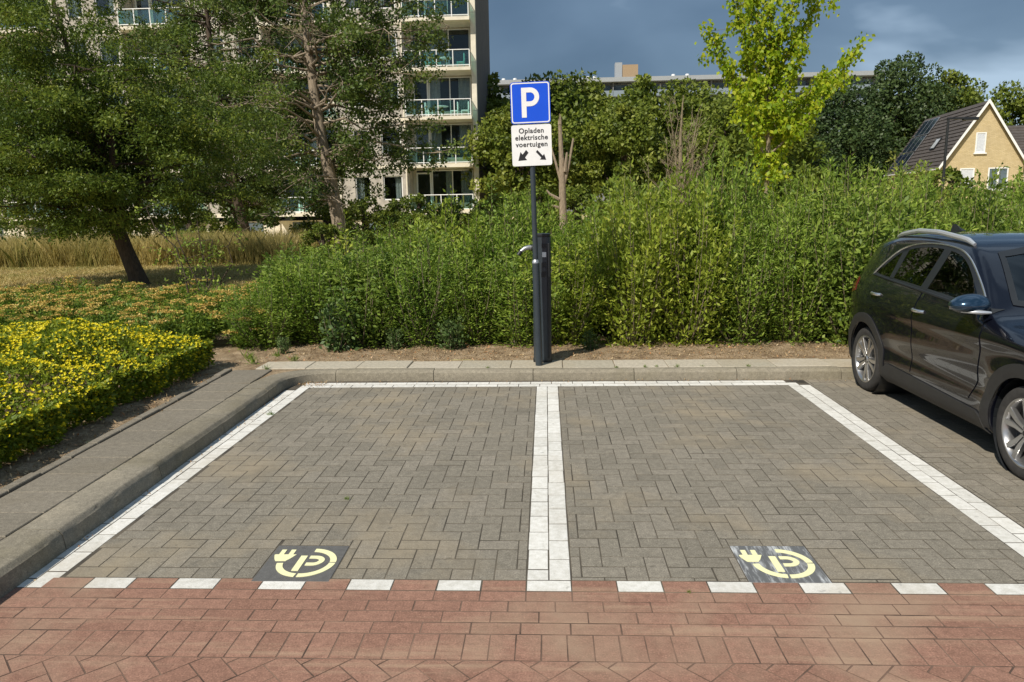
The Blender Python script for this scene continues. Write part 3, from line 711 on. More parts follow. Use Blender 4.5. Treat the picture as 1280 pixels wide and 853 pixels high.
# ------------------------------------------------------------------ yellow flowering hedge
def flower_hedge():
    g = rng(71); t = empty('flowering_hedge', (-4.9, 2.4, .1), 0, 'low clipped hedge covered in yellow blossoms beside the kerb pavement', 'hedge')
    n = 60000
    # rounded box volume
    X0, X1, Y0, Y1, H = -2.6, 1.46, -2.2, 2.05, .56
    def top(x, y):
        ex = np.minimum(np.minimum(x-X0, X1-x), np.minimum(y-Y0, Y1-y)); ex = np.clip(ex/1.15, 0, 1)
        lump = np.array([noise.noise(Vector((a*2.6, b*2.6, .3))) for a, b in zip(x, y)])*.13+np.array([noise.noise(Vector((a*6.5, b*6.5, 2.3))) for a, b in zip(x, y)])*.075
        return H*(.34+.66*(1-(1-ex)**2.2)**.75)+lump*np.clip(ex*2, .3, 1)
    def samp(n, depth):
        x = g.uniform(X0, X1, n); y = g.uniform(Y0, Y1, n)
        # ragged plan outline
        k = np.array([noise.noise(Vector((a*2, b*2, 5))) for a, b in zip(x, y)])*.2
        m = (X1-x > .04+k) & (Y1-y > .05+k) & (((X1-x)+(Y1-y)) > .35); x = x[m]; y = y[m]
        tz = top(x, y); z = tz-np.abs(g.normal(0, depth, len(x))); z = np.maximum(z, .02)
        return x, y, z, tz
    x, y, z, tz = samp(n, .10)
    P = np.stack([x, y, z], 1)
    # side faces
    m = 16000; ys = g.uniform(Y0, Y1, m); zs = g.random(m)**.8*.27+.02
    kk = np.array([noise.noise(Vector((X1*2, b*2, 5)))*.2+.06*noise.noise(Vector((b*7, c*7, 1))) for b, c in zip(ys, zs)])
    xs = X1-.04-kk-np.abs(g.normal(0, .05, m))-(zs/.5)**3*.06+np.clip(zs/.15, 0, 1)*.05-.05; ok = ys < Y1-.15
    P2 = np.stack([xs, ys, zs], 1)[ok]
    m = 7000; x3 = g.uniform(X0, X1-.2, m); z3 = g.random(m)*.24+.02; P3 = np.stack([x3, Y1-.1-np.abs(g.normal(0, .06, m)), z3], 1)
    P = np.concatenate([P, P2, P3]); no = np.concatenate([np.tile([0, 0, 1.], (len(x), 1)), np.tile([1, 0, .4], (len(P2), 1)), np.tile([0, 1, .4], (len(P3), 1))])
    rv = np.array([noise.noise(Vector((a*5, b*5, c*5)))*.35+.45 for a, b, c in P])
    V, F, A = leaves(P, .046, .5, g, D=no*.7, Nn=no*.6+np.array([0, 0, .6]), dj=.7, nj=.6, rv=rv)
    tag(O('foliage', np_mesh('foliage', V, F, M['leaf_hyper'], False, A), t), kind='stuff')
    # blossoms: five petals each
    fx, fy_, fz, ft = samp(26000, .03); keep = g.random(len(fx)) < np.clip(.55+1.6*np.array([noise.noise(Vector((a*3.2, b*3.2, 9))) for a, b in zip(fx, fy_)]), .06, 1)
    Q = np.stack([fx, fy_, ft+.012], 1)[keep]
    q2 = P2[g.choice(len(P2), 1500, False)]+np.array([.03, 0, .01]); Q = np.concatenate([Q, q2]); nf = len(Q)
    pr = []
    up = unit(g.normal(size=(nf, 3))*.45+np.array([.25, -.25, .9])); a1 = unit(np.cross(up, g.normal(size=(nf, 3)))); a2 = np.cross(up, a1)
    for kq in range(5):
        d = a1*math.cos(2*PI*kq/5)+a2*math.sin(2*PI*kq/5)+up*.35
        pr.append(leaves(Q, .0145, .75, g, D=d, Nn=up, dj=.12, nj=.1, fold=-.1))
    V, F, A = cat(pr); tag(O('blossoms', np_mesh('blossoms', V, F, M['petal'], False, A), t), kind='stuff')
    mb = MB()
    for i in range(260):
        a, b = g.uniform(X0+.1, X1-.15), g.uniform(Y0+.1, Y1-.2); mb.tube([(a, b, -.06), (a+g.normal(0, .05), b+g.normal(0, .05), .17)], [.005, .003], 4)
    tag(mb.build('stems', M['bark_twig'], t), kind='stuff')
flower_hedge()
# ------------------------------------------------------------------ golden perennials
def perennial(seed):
    g = rng(seed); ps = []; um = []; mb = MB()
    for i in range(26):
        a = g.uniform(0, 6.28); r0 = .1*g.random(); r1 = .34*g.random()**.6; h = g.uniform(.36, .74)
        b0 = np.array([r0*math.cos(a), r0*math.sin(a), -.02]); tip = np.array([r1*math.cos(a), r1*math.sin(a), h])
        mb.tube([b0, tip], [.005, .003], 4)
        tt = g.uniform(.05, .98, 95); P = b0+(tip-b0)*tt[:, None]+g.normal(size=(95, 3))*.03
        ps.append(leaves(P, .065, .32, g, D=np.array([math.cos(a)*.5, math.sin(a)*.5, .5]), dj=.8, nj=.6))
        if g.random() < .42:
            k = 80; th = g.uniform(0, 6.28, k); rr = .085*g.random(k)**.5; Q = tip+np.stack([rr*np.cos(th), rr*np.sin(th), .012-rr*rr*3+g.normal(0, .006, k)], 1)
            um.append(leaves(Q, .024, .9, g, dj=1, nj=.35, D=np.array([0, 0, .25])))
    V, F, A = cat(ps); a = np_mesh('foliage', V, F, M['leaf_per'], False, A); V, F, A = cat(um); b = np_mesh('flower_heads', V, F, M['umbel'], False, A)
    return a, b, mb.mesh('stem', M['leaf_per'])
pp_ = [perennial(80+i) for i in range(3)]
g_ = rng(5); pos = []
for _ in range(6000):
    y = g_.uniform(5.25, 8.9); x = g_.uniform(-13.5, -3.55)
    if x < -(y+3.1)*.8-.9: continue
    if x > -3.55-.23*(y-5.25): continue
    if all((x-a)**2+(y-b)**2 > (.40+.012*(y-5))**2 for a, b in pos): pos.append((x, y))
    if len(pos) > 150: break
for i, (x, y) in enumerate(pos):
    t = empty('flowering_perennial', (x, y, .09), g_.uniform(0, 6.28), 'perennial clump with flat golden brown flower heads between yellow hedge and dry lawn', 'flowering plant', 'golden perennials in the border'); s = g_.uniform(.82, 1.02); t.scale = (s*1.1, s*1.1, s*g_.uniform(.66, .9))
    for nm, me in zip(('foliage', 'flower_heads', 'stem'), pp_[i % 3]): tag(O(nm, me, t), kind='stuff' if nm == 'flower_heads' else None)
# ------------------------------------------------------------------ lawn and meadow grass
def blades(name, n, fx, h, w, mat, seed, lean=.25):
    g = rng(seed); x, y = fx(g, n); n = len(x); hh = h*g.uniform(.5, 1.15, n); a = g.uniform(0, 6.28, n)
    P = np.stack([x, y, np.full(n, .08)], 1); b = np.stack([np.cos(a), np.sin(a), 0*a], 1)*w/2
    tip = P+np.stack([g.normal(0, lean, n)*hh, g.normal(0, lean, n)*hh, hh], 1); midp = P*.45+tip*.55-np.stack([(tip-P)[:, 0]*.2, (tip-P)[:, 1]*.2, 0*a], 1)
    V = np.stack([P-b, P+b, midp+b*.8, tip, midp-b*.8], 1).reshape(-1, 3); F = np.arange(5*n).reshape(n, 5)
    patch = np.array([noise.noise(Vector((p*.6, q*.6, 1))) for p, q in zip(x, y)])
    return tag(O(name, np_mesh(name, V, F, mat, False, np.repeat(np.clip(.5+patch*.5+g.normal(0, .17, n), 0, 1), 5))), kind='stuff')
tag(blades('meadow_grass', 80000, lambda g, n: (g.uniform(-34, -8.2, n), 19.4+5.5*g.random(n)**1.4), .95, .015, M['straw'], 91, .28), 'tall golden meadow grass in front of the apartment block', 'grass')
tag(blades('lawn_grass', 60000, lambda g, n: (g.uniform(-24, -3, n), g.uniform(11, 19.6, n)), .09, .022, M['lawn_blade'], 92, .6), 'short dry mown grass around leaning tree', 'grass')
# ------------------------------------------------------------------ litter, tufts
def litter():
    g = rng(95); n = 9000
    x = np.concatenate([g.uniform(-3.2, 6, n), g.uniform(-3.6, -3.12, 1200), g.normal(-2.33, .09, 260), g.uniform(-2.5, 3, 300), g.uniform(-2.52, -2.42, 160)])
    y = np.concatenate([4.55+1.3*g.random(n), g.uniform(.3, 4.6, 1200), g.normal(3.93, .06, 260), 4.02-np.abs(g.normal(0, .04, 300)), g.uniform(0, 3.7, 160)])
    z = np.array([soil_z(a, b)+.004 if (b > 4.5 or a < -3.14) else .004 for a, b in zip(x, y)])
    V, F, A = leaves(np.stack([x, y, z], 1), np.concatenate([np.full(n+1200, .03), np.full(720, .018)]), .4, g, dj=1, nj=.25, D=np.array([0, 0, .12]))
    tag(O('leaf_litter', np_mesh('leaf_litter', V, F, M['litter'], False, A)), 'dry brown leaf litter scattered on soil and gutter', 'leaf litter', None, 'stuff')
litter()
def tuft_proto(seed):
    g = rng(seed); n = 40; P = np.concatenate([g.normal(0, .018, (n, 2)), np.zeros((n, 1))], 1)
    V, F, A = leaves(P, .075, .09, g, D=np.array([0, 0, .8]), Nn=np.array([1, 0, 0]), dj=.55, nj=1); return np_mesh('grass_tuft', V, F, M['leaf_per'], False, A)
tp = [tuft_proto(s) for s in (1, 2)]
for i, (x, y, z, s) in enumerate([(-2.35, 2.85, 0, .6), (-1.2, 1.0, 0, .4), (.98, 4.17, .1, .5), (1.1, 4.18, .1, .45), (1.3, 4.17, .1, .55), (1.55, 4.18, .1, .4), (.7, 4.17, .1, .4), (2.0, 4.16, .1, .5), (-2.9, 4.2, .1, .8), (-3.15, 4.5, .1, 1.2), (-2.75, 4.62, .1, 1.1), (-3.3, 4.75, .1, 1.4), (-3.0, 4.8, .1, 1.2), (.62, -.05, 0, .25), (-2.72, 1.2, .1, .4), (-.6, 4.18, .1, .4)]):
    tag(O('grass_tuft', tp[i % 2], None, (x, y, z-.004), (0, 0, i)), 'small green grass tuft sprouting from a paving joint', 'grass tuft', 'weeds in the joints').scale = (s, s, s)

# ------------------------------------------------------------------ trees
def tree_thing(name, label, loc, trunk_mb, bark, leafparts, leafm, group=None):
    t = empty(name, loc, 0, label, 'tree', group)
    trunk_mb.build('trunk', bark, t, True)
    if leafparts: V, F, A = cat(leafparts); O('crown', np_mesh('crown', V, F, leafm, False, A), t)
    return t
def big_tree1():
    g = rng(101); mb = MB(); tips = []
    base = (0, 0, -.1); fork = (-.42, .05, 1.3)
    mb.tube([base, (-.06, 0, .25), (-.26, .03, .8), fork], [.26, .19, .165, .16], 10)
    mains = [((-1.0, .2, 4.6), .11), ((-.15, -.3, 4.2), .10), ((-2.6, -.3, 3.2), .09), ((1.4, .3, 3.2), .075), ((-.9, -1.4, 3.0), .07), ((-1.9, 1.6, 3.6), .07), ((.6, 1.4, 3.6), .07), ((-1.5, .2, 6.8), .09)]
    for e_, r in mains:
        st = np.array(fork)+np.array([0, 0, g.uniform(-.15, .3)]); p = wig(st, e_, g, 6, .07); tubes_into(mb, p, r, r*.35, 7)
        for q in range(9):
            k = g.integers(2, 7); s0 = np.array(p[k]); a = g.uniform(0, 6.28); ln = g.uniform(.8, 1.9)
            e2 = s0+np.array([math.cos(a)*ln, math.sin(a)*ln, g.uniform(-.35, .55)]); p2 = wig(s0, e2, g, 4, .1); tubes_into(mb, p2, .035, .012, 5)
            for w in range(6):
                s1 = np.array(p2[g.integers(2, 5)]); a3 = a+g.normal(0, .9); l3 = g.uniform(.35, .9); e3 = s1+np.array([math.cos(a3)*l3, math.sin(a3)*l3, g.uniform(-.25, .2)])
                mb.tube([s1, e3], [.012, .004], 4); tips.append(e3); tips.append((s1+e3)/2)
    # outer sprays to fill the spreading crown
    for q in range(980):
        u = unit(g.normal(size=3)); c = np.array([-.7, 0, 3.5])+u*np.array([4.5, 3.3, 3.1])*g.uniform(.35, 1.05)
        if c[2] < 1.25: c[2] = 1.25+.5*g.random()
        if c[0] > .8 and c[2] > 4.7 and g.random() < .7: continue
        if c[2] > 4.9 and c[0] > -1.2 and g.random() < .5: continue
        tips.append(c)
    for q in range(230):
        c = np.array([g.uniform(-5.5, .3), g.uniform(-1.8, 2), g.uniform(4.4, 8.6)]); tips.append(c)
    T = np.array([c for c in tips if noise.noise(Vector((c[0]*.75, c[1]*.75, c[2]*1.1+4))) > -.22]); k = len(T); idx = np.repeat(np.arange(k), 150); m = len(idx)
    rad = g.uniform(.25, .55, k); az = g.uniform(0, 6.28, k)
    # flat layered sprays
    uu = g.uniform(-1, 1, m); vv = g.normal(0, .33, m)
    d = np.stack([np.cos(az), np.sin(az), 0*az], 1)[idx]; e_ = np.stack([-np.sin(az), np.cos(az), 0*az], 1)[idx]
    P = T[idx]+d*(uu*rad[idx])[:, None]+e_*(vv*rad[idx])[:, None]; P[:, 2] += g.normal(0, .07, m)-.14*uu**2
    rv = np.clip(g.normal(.42, .2, k), 0, 1)[idx]
    lf = leaves(P, .082, .42, g, D=d*.4*np.sign(uu)[:, None]+np.array([0, 0, -.15]), Nn=np.array([0, 0, 1.]), dj=.7, nj=.55, rv=rv)
    return tree_thing('deciduous_tree', 'leaning dark trunked tree with wide feathery layered crown on dry lawn', (-9.3, 13.3, .1), mb, M['bark_dark'], [lf], M['leaf_t1'])
big_tree1()
def big_tree2(seed=111, loc=(-7.55, 24, .1), label='slender grey trunked alder in front of apartment block facade', nb=108, bark='bark_grey', hmin=1.9):
    g = rng(seed); mb = MB(); C = []
    p = [(0, 0, -.2), (-.05, 0, .9), (-.28, 0, 2.8), (-.5, 0, 4.0), (-.7, 0, 6.0), (-.85, 0, 8.2), (-1.0, .1, 11.5)]
    mb.tube(p, [.27, .24, .215, .20, .17, .13, .05], 10)
    for q in range(nb):
        h = g.uniform(hmin, 11); k = np.interp(h, [z[2] for z in p], range(len(p))); i = int(min(5, k)); s0 = np.array(p[i])+(np.array(p[i+1])-np.array(p[i]))*(k-i)
        a = g.uniform(0, 6.28); ln = g.uniform(1.6, 5.3)*(1-.3*max(0, h-7)/4)*((1.0 if math.cos(a) < 0 else .55) if h < 3.6 else 1)
        if math.cos(a) < -.1: ln *= .95
        e_ = s0+np.array([math.cos(a)*ln, math.sin(a)*ln*.8, g.uniform(-.5, .9)]); pt = wig(s0, e_, g, 5, .09, .05); tubes_into(mb, pt, .026+.006*ln, .008, 6)
        for w in range(9):
            t = g.uniform(.35, 1.02); j = min(4, int(t*5)); b = np.array(pt[j])+(np.array(pt[j+1])-np.array(pt[j]))*min(1, t*5-j)
            c = b+g.normal(size=3)*np.array([.45, .45, .34]); mb.tube([b, c], [.014, .004], 4); C.append(c)
            if g.random() < .6: C.append(c+g.normal(size=3)*.45)
    C = np.array(C); D0 = loc[1]+3.09; dd = C[:, 1]+D0; zt = (C[:, 2]+loc[2]-1.69)*D0/dd+1.69-loc[2]; tx = np.interp(zt, [q[2] for q in p], [q[0] for q in p])
    off = (C[:, 0]+loc[0])*D0/dd-(tx+loc[0])
    C = C[~((np.abs(off) < .62) & (C[:, 1] < .25) & (g.random(len(C)) < .93))]; C = C[[noise.noise(Vector((c[0]*.6, c[1]*.6, c[2]*.8))) > -.32 for c in C]]
    sunside = (C[:, 0] > -3) & (C[:, 0] < -.3) & (C[:, 1] < -.3) & (np.abs(C[:, 0]*.8-C[:, 1]*.6) < 1.2); C = C[~(sunside & (g.random(len(C)) < .75))]
    lf = clumps(C, g.uniform(.22, .46, len(C)), 62, .12, .62, g, .75, .35)
    return tree_thing('deciduous_tree', label, loc, mb, M[bark], [lf], M['leaf_t2'])
big_tree2()
big_tree2(113, (-13.2, 29, .1), 'loose crowned tree between the leaning tree and the grey trunked alder', 105, 'bark_dark', 1.6)
def lime_tree():
    g = rng(121); mb = MB(); O0 = np.array([6.12, 18, .1])
    tk = [(0, 0, -.1), (0, 0, 1.5), (.0, 0, 3), (-.05, 0, 4.5), (-.1, 0, 6.2), (-.15, 0, 8.2)]
    mb.tube(tk, [.075, .07, .06, .05, .035, .01], 8)
    br = [((-.02, 0, 3.3), (-.75, .2, 4.6), (-1.65, .3, 6.25)), ((-.05, 0, 4.2), (-.55, -.3, 5.4), (-1.15, -.4, 6.7)), ((0, 0, 2.9), (.95, -.2, 3.7), (2.15, -.2, 5.65)), ((0, 0, 3.3), (1.0, .4, 4.4), (1.7, .5, 5.2)),
          ((-.05, 0, 4.5), (.5, .1, 5.7), (1.25, .2, 7.0)), ((-.08, 0, 5.2), (.3, -.3, 6.2), (.65, -.4, 8.0)), ((-.1, 0, 5.0), (-.4, .3, 6.4), (-.62, .4, 7.8)), ((0, 0, 2.7), (-.5, -.4, 3.4), (-.95, -.5, 4.5)),
          ((0, 0, 2.6), (.45, .4, 3.3), (.8, .5, 4.3)), ((-.02, 0, 3.6), (.3, -.5, 4.5), (.55, -.8, 5.6)), ((-.03, 0, 3.8), (-.3, .5, 4.7), (-.5, .9, 5.8))]
    C = []; W = []
    for a, b, c in br:
        pts = []
        for t in np.linspace(0, 1, 8): pts.append((1-t)**2*np.array(a)+2*t*(1-t)*np.array(b)+t*t*np.array(c))
        mb.tube(pts, np.linspace(.03, .006, 8), 5)
        Ln = np.linalg.norm(np.array(c)-np.array(a)); n = int(Ln*9)
        for t in np.linspace(.12, 1.03, n):
            q = (1-t)**2*np.array(a)+2*t*(1-t)*np.array(b)+t*t*np.array(c); C.append(q+g.normal(size=3)*.05)
            if g.random() < .3: tw = q+g.normal(size=3)*np.array([.2, .2, .2]); mb.tube([q, tw], [.007, .003], 4); C.append(tw)
    for z in np.linspace(1.75, 8.1, 62): C.append(np.array([np.interp(z, [q[2] for q in tk], [q[0] for q in tk]), 0, z])+g.normal(size=3)*np.array([.15, .15, .05])*(1 if z > 2.4 else .7))
    for q in range(26): C.append(np.array([g.normal(0, .35), g.normal(0, .35), g.uniform(2.3, 4.2)]))
    C = np.array(C); k = len(C); idx = np.repeat(np.arange(k), 26); P = C[idx]+g.normal(size=(len(idx), 3))*.09
    keep = ~((np.abs(P[:, 0]) < .3) & (P[:, 2] > 3.0) & (P[:, 2] < 3.5) & (P[:, 1] < .1)); P = P[keep]
    lf = leaves(P, .125, .72, g, D=np.array([0, -.1, -.75]), Nn=np.array([-.25, -.5, .5]), dj=.55, nj=.5, fold=.2)
    return tree_thing('young_tree', 'young lime green tree with ascending branches standing behind the hedge', tuple(O0), mb, M['bark_twig'], [lf], M['leaf_lime'])
lime_tree()
def dead_trunk():
    g = rng(131); mb = MB()
    mb.tube([(0, 0, -.1), (.02, 0, 1.2), (-.02, 0, 2.4), (-.03, 0, 3.4)], [.20, .18, .165, .13], 10)
    mb.tube([(-.03, 0, 3.1), (-.08, .02, 3.9), (-.12, 0, 4.72)], [.13, .10, .08], 8)
    mb.tube([(.05, 0, 2.4), (.3, -.05, 3.2), (.5, -.05, 4.1)], [.08, .065, .045], 7)
    mb.tube([(-.1, 0, 2.6), (-.34, 0, 3.3), (-.5, .05, 3.75)], [.07, .055, .04], 7)
    mb.tube([(.1, -.1, 2.9), (.2, -.15, 3.6)], [.1, .05], 6); mb.tube([(-.15, -.1, 1.9), (-.6, -.15, 2.1), (-.75, -.1, 2.25)], [.07, .05, .03], 6); mb.tube([(-.2, 0, 1.6), (-.55, -.1, 1.7)], [.06, .03], 6)
    for k in range(7): a = 2*PI*k/7; mb.tube([(-.12+.06*math.cos(a), .06*math.sin(a), 4.6), (-.12+.07*math.cos(a), .07*math.sin(a), 4.72+g.uniform(.05, .28))], [.04, .008], 5)
    mb.v = [(x*.8, y*.8, z) for x, y, z in mb.v]; t = empty('dead_tree', (.64, 25, .1), 0, 'pale dead tree trunk with broken stub limbs behind parking sign', 'dead tree'); mb.build('trunk', M['bark_pale'], t, True)
dead_trunk()
def dead_bush():
    g = rng(141); mb = MB(); t = empty('bare_tree', (4.8, 24, .1), 0, 'bare grey dead bush with fan of leafless twigs above the hedge', 'dead tree')
    mb.tube([(0, 0, -.1), (.02, 0, 2.2), (-.02, 0, 4), (.05, 0, 5.4)], [.11, .09, .05, .01], 7)
    for i in range(30):
        a = g.uniform(0, 6.28); top = g.uniform(2.6, 5.1); spread = g.uniform(.5, 2.0)*(1.15-.15*top); z0 = g.uniform(.2, 2.4)
        p = wig((.03*math.cos(a), 0, z0), (math.cos(a)*spread, math.sin(a)*spread*.8, top), g, 6, .05, -.06); tubes_into(mb, p, .03, .006, 5)
        for w in range(11):
            s1 = np.array(p[g.integers(2, 7)]); l2 = g.uniform(.2, .7); a2 = a+g.normal(0, 1.1); e_ = s1+np.array([math.cos(a2)*l2*.6, math.sin(a2)*l2*.5, l2*g.uniform(.3, .9)]); mb.tube([s1, e_], [.009, .003], 4)
            e2 = (s1+e_)/2; mb.tube([e2, e2+g.normal(size=3)*.14+np.array([0, 0, .1])], [.005, .002], 3)
    mb.build('trunk', M['bark_twig'], t)
    mb = MB()
    for i in range(16):
        a = g.normal(.4, .5); ln = g.uniform(1.4, 2.4); mb.tube(wig((0, 0, .3), (math.cos(a)*ln*.9, -.3, 1.2+g.uniform(0, 1.5)), g, 5, .08), [.02, .018, .016, .012, .009, .006], 5)
    mb.build('branch', M['bark_twig'], t)
dead_bush()
def wood_proto(seed, h, w, k, n, size, leafm, low=.12, shape=1.0, cr=1.0):
    g = rng(seed); mb = MB(); mb.tube([(0, 0, -.2), (g.normal(0, .1), 0, h*.3), (g.normal(0, .2), 0, h*.8)], [.28, .22, .06], 8)
    C = []; rr = []
    while len(C) < k:
        u = unit(g.normal(size=3)); s = g.uniform(.45, 1)**.6; z = h*(low+(1-low)*.52)+u[2]*h*(1-low)*.47*s
        t = (z/h-low)/(1-low); prof = (math.sin(PI*min(1, max(.02, t*.86+.12)))**.6)*shape
        C.append((u[0]*w*.5*s*prof+g.normal(0, .2), u[1]*w*.5*s*prof+g.normal(0, .2), z)); rr.append(g.uniform(.5, 1.15)*w/8*cr)
        if len(C) % 9 == 0: mb.tube(wig((0, 0, max(1, z*.5)), C[-1], g, 4, .08), [.09, .07, .05, .035, .02], 5)
    lf = clumps(np.array(C), np.array(rr), n, size, .7, g, .62, .6, nj=.45)
    return mb.mesh('trunk', M['bark_dark'], True), np_mesh('crown', *lf[:2], leafm, False, lf[2])
wp_ = [wood_proto(150+i, 10, 8.5, 120, 130, .30, M['leaf_bg']) for i in range(3)]
dk_ = [wood_proto(160+i, 10, 8, 95, 300, .21, M['leaf_dark'], low=.02, cr=1.25) for i in range(2)]
def put_tree(pr, loc, sc, rz, name, label, group):
    t = empty(name, loc, rz, label, 'tree', group); t.scale = sc; O('trunk', pr[0], t); O('crown', pr[1], t)
WL2 = ['green tree right beside the dark end wall of the apartment block', 'green tree directly behind the blue parking sign', 'tall green tree behind the pale dead trunk', 'green tree under the tan roof shaft of the long block', 'green tree directly behind the bare dead bush', 'lower green tree between bare dead bush and young lime green tree', 'green tree directly behind the crown of young lime green tree', 'green tree between young lime green tree and tallest dark tree, far back',
       'low green tree in front of wood, between dead trunk and bare bush', 'low green tree in front of wood, below the parking sign', 'low green tree in front of wood beside bare dead bush', 'green tree hidden behind the end wall of the apartment block', 'green tree behind the tallest dark tree']
for i, (x, y, h) in enumerate([(-4.5, 56, 10.9), (0, 52, 10.0), (2.5, 58, 10.9), (7.5, 54, 10.2), (11.5, 58, 10.2), (14.5, 53, 8.6), (17.6, 62, 11.0), (20, 90, 13), (5, 46, 7.6), (-1.5, 45, 7.8), (11, 44, 7.2), (-9, 62, 10), (26, 92, 13)]):
    sx = h/10*rnd.uniform(.85, 1.1); put_tree(wp_[i % 3], (x, y, .08), (sx*1.1, sx*1.1, (h*1.1-.1)/10.1), rnd.uniform(0, 6.28), 'woodland_tree', WL2[i], 'trees of the wood behind the hedge')
for i, (x, y, h, w, lab) in enumerate([(35.6, 76, 16.4, 1.5, 'tallest dark green tree, its crown beside solar panel roof'), (28.6, 73, 13.6, 1.5, 'dark green rounded tree directly behind young lime green tree'), (40.5, 80, 14.2, 1.2, 'dark green tree rising behind house roof ridge'), (22.5, 70, 10.2, 1.3, 'small dark green tree between bare dead bush and young lime green tree')]):
    put_tree(dk_[i % 2], (x, y, .08), (w, w, h/10.1), i*1.3, 'dark_tree', lab, None)
for i, (x, y, h, lab) in enumerate([(41.0, 76, 14.6, 'bright green tree crown showing above house ridge'), (48, 78, 13.2, 'bright green tree showing above the dark roof of side wing'), (36, 80, 12.6, 'green tree half hidden behind dark tree and house ridge')]):
    put_tree(wp_[i], (x, y, .08), (1.15, 1.15, h/10.1), i*2.1, 'woodland_tree', lab, None)
# low shrubs in front of the apartment block and beyond the hedge
lowp = wood_proto(170, 2.6, 3.2, 46, 90, .16, M['leaf_bg'], low=.02)
for i, (x, y, s) in enumerate([(-4.6, 32, .8), (-6.4, 33, .95), (-8.6, 32, .9), (-11.0, 34, 1.0), (-14.2, 31, 1.05), (-19, 36, .8), (-3.0, 34, .75), (-2.2, 30, .9), (-.5, 33, 1.05), (1.6, 36, 1.1), (3.8, 34, 1.2), (7, 37, 1.3), (10.5, 34, 1.3), (13.5, 36, 1.4), (17, 30, 1.2), (20, 27, 1.1), (-25, 38, .8), (-6.0, 25.5, .6), (-4.4, 22, .62), (-7.3, 21, .5), (-5.6, 19.5, .42), (-3.2, 18, .5)]):
    put_tree(lowp, (x, y, .07), (s, s, s), i*.9, 'bush', 'low leafy bush in the grass between hedge and apartment block or wood', 'bushes beyond the hedge')
    bpy.context.scene.collection.objects[-3]['category'] = 'bush'
def sapling():
    g = rng(181); mb = MB(); P = []
    for a, ln in ((2.6, 1.7), (2.2, 1.5), (1.6, 1.5), (1.2, 1.2), (.7, 1.3), (2.9, 1.0)):
        e_ = (math.cos(a)*ln*.55, g.normal(0, .1), ln); p = wig((0, 0, -.05), e_, g, 5, .06); mb.tube(p, [.018, .015, .012, .01, .008, .004], 5)
        for k in range(9):
            s = np.array(p[g.integers(2, 6)]); t = s+g.normal(size=3)*np.array([.22, .15, .15]); mb.tube([s, t], [.005, .002], 4); P += [s+(t-s)*q+g.normal(size=3)*.03 for q in g.uniform(.3, 1.1, 14)]
    lf = leaves(np.array(P), .06, .5, g, dj=.8, nj=.6)
    return tree_thing('sapling', 'thin twiggy sapling with sparse leaves at the end of the perennials', (-5.35, 8.2, .1), mb, M['bark_dark'], [lf], M['leaf_hedge'])
sapling()

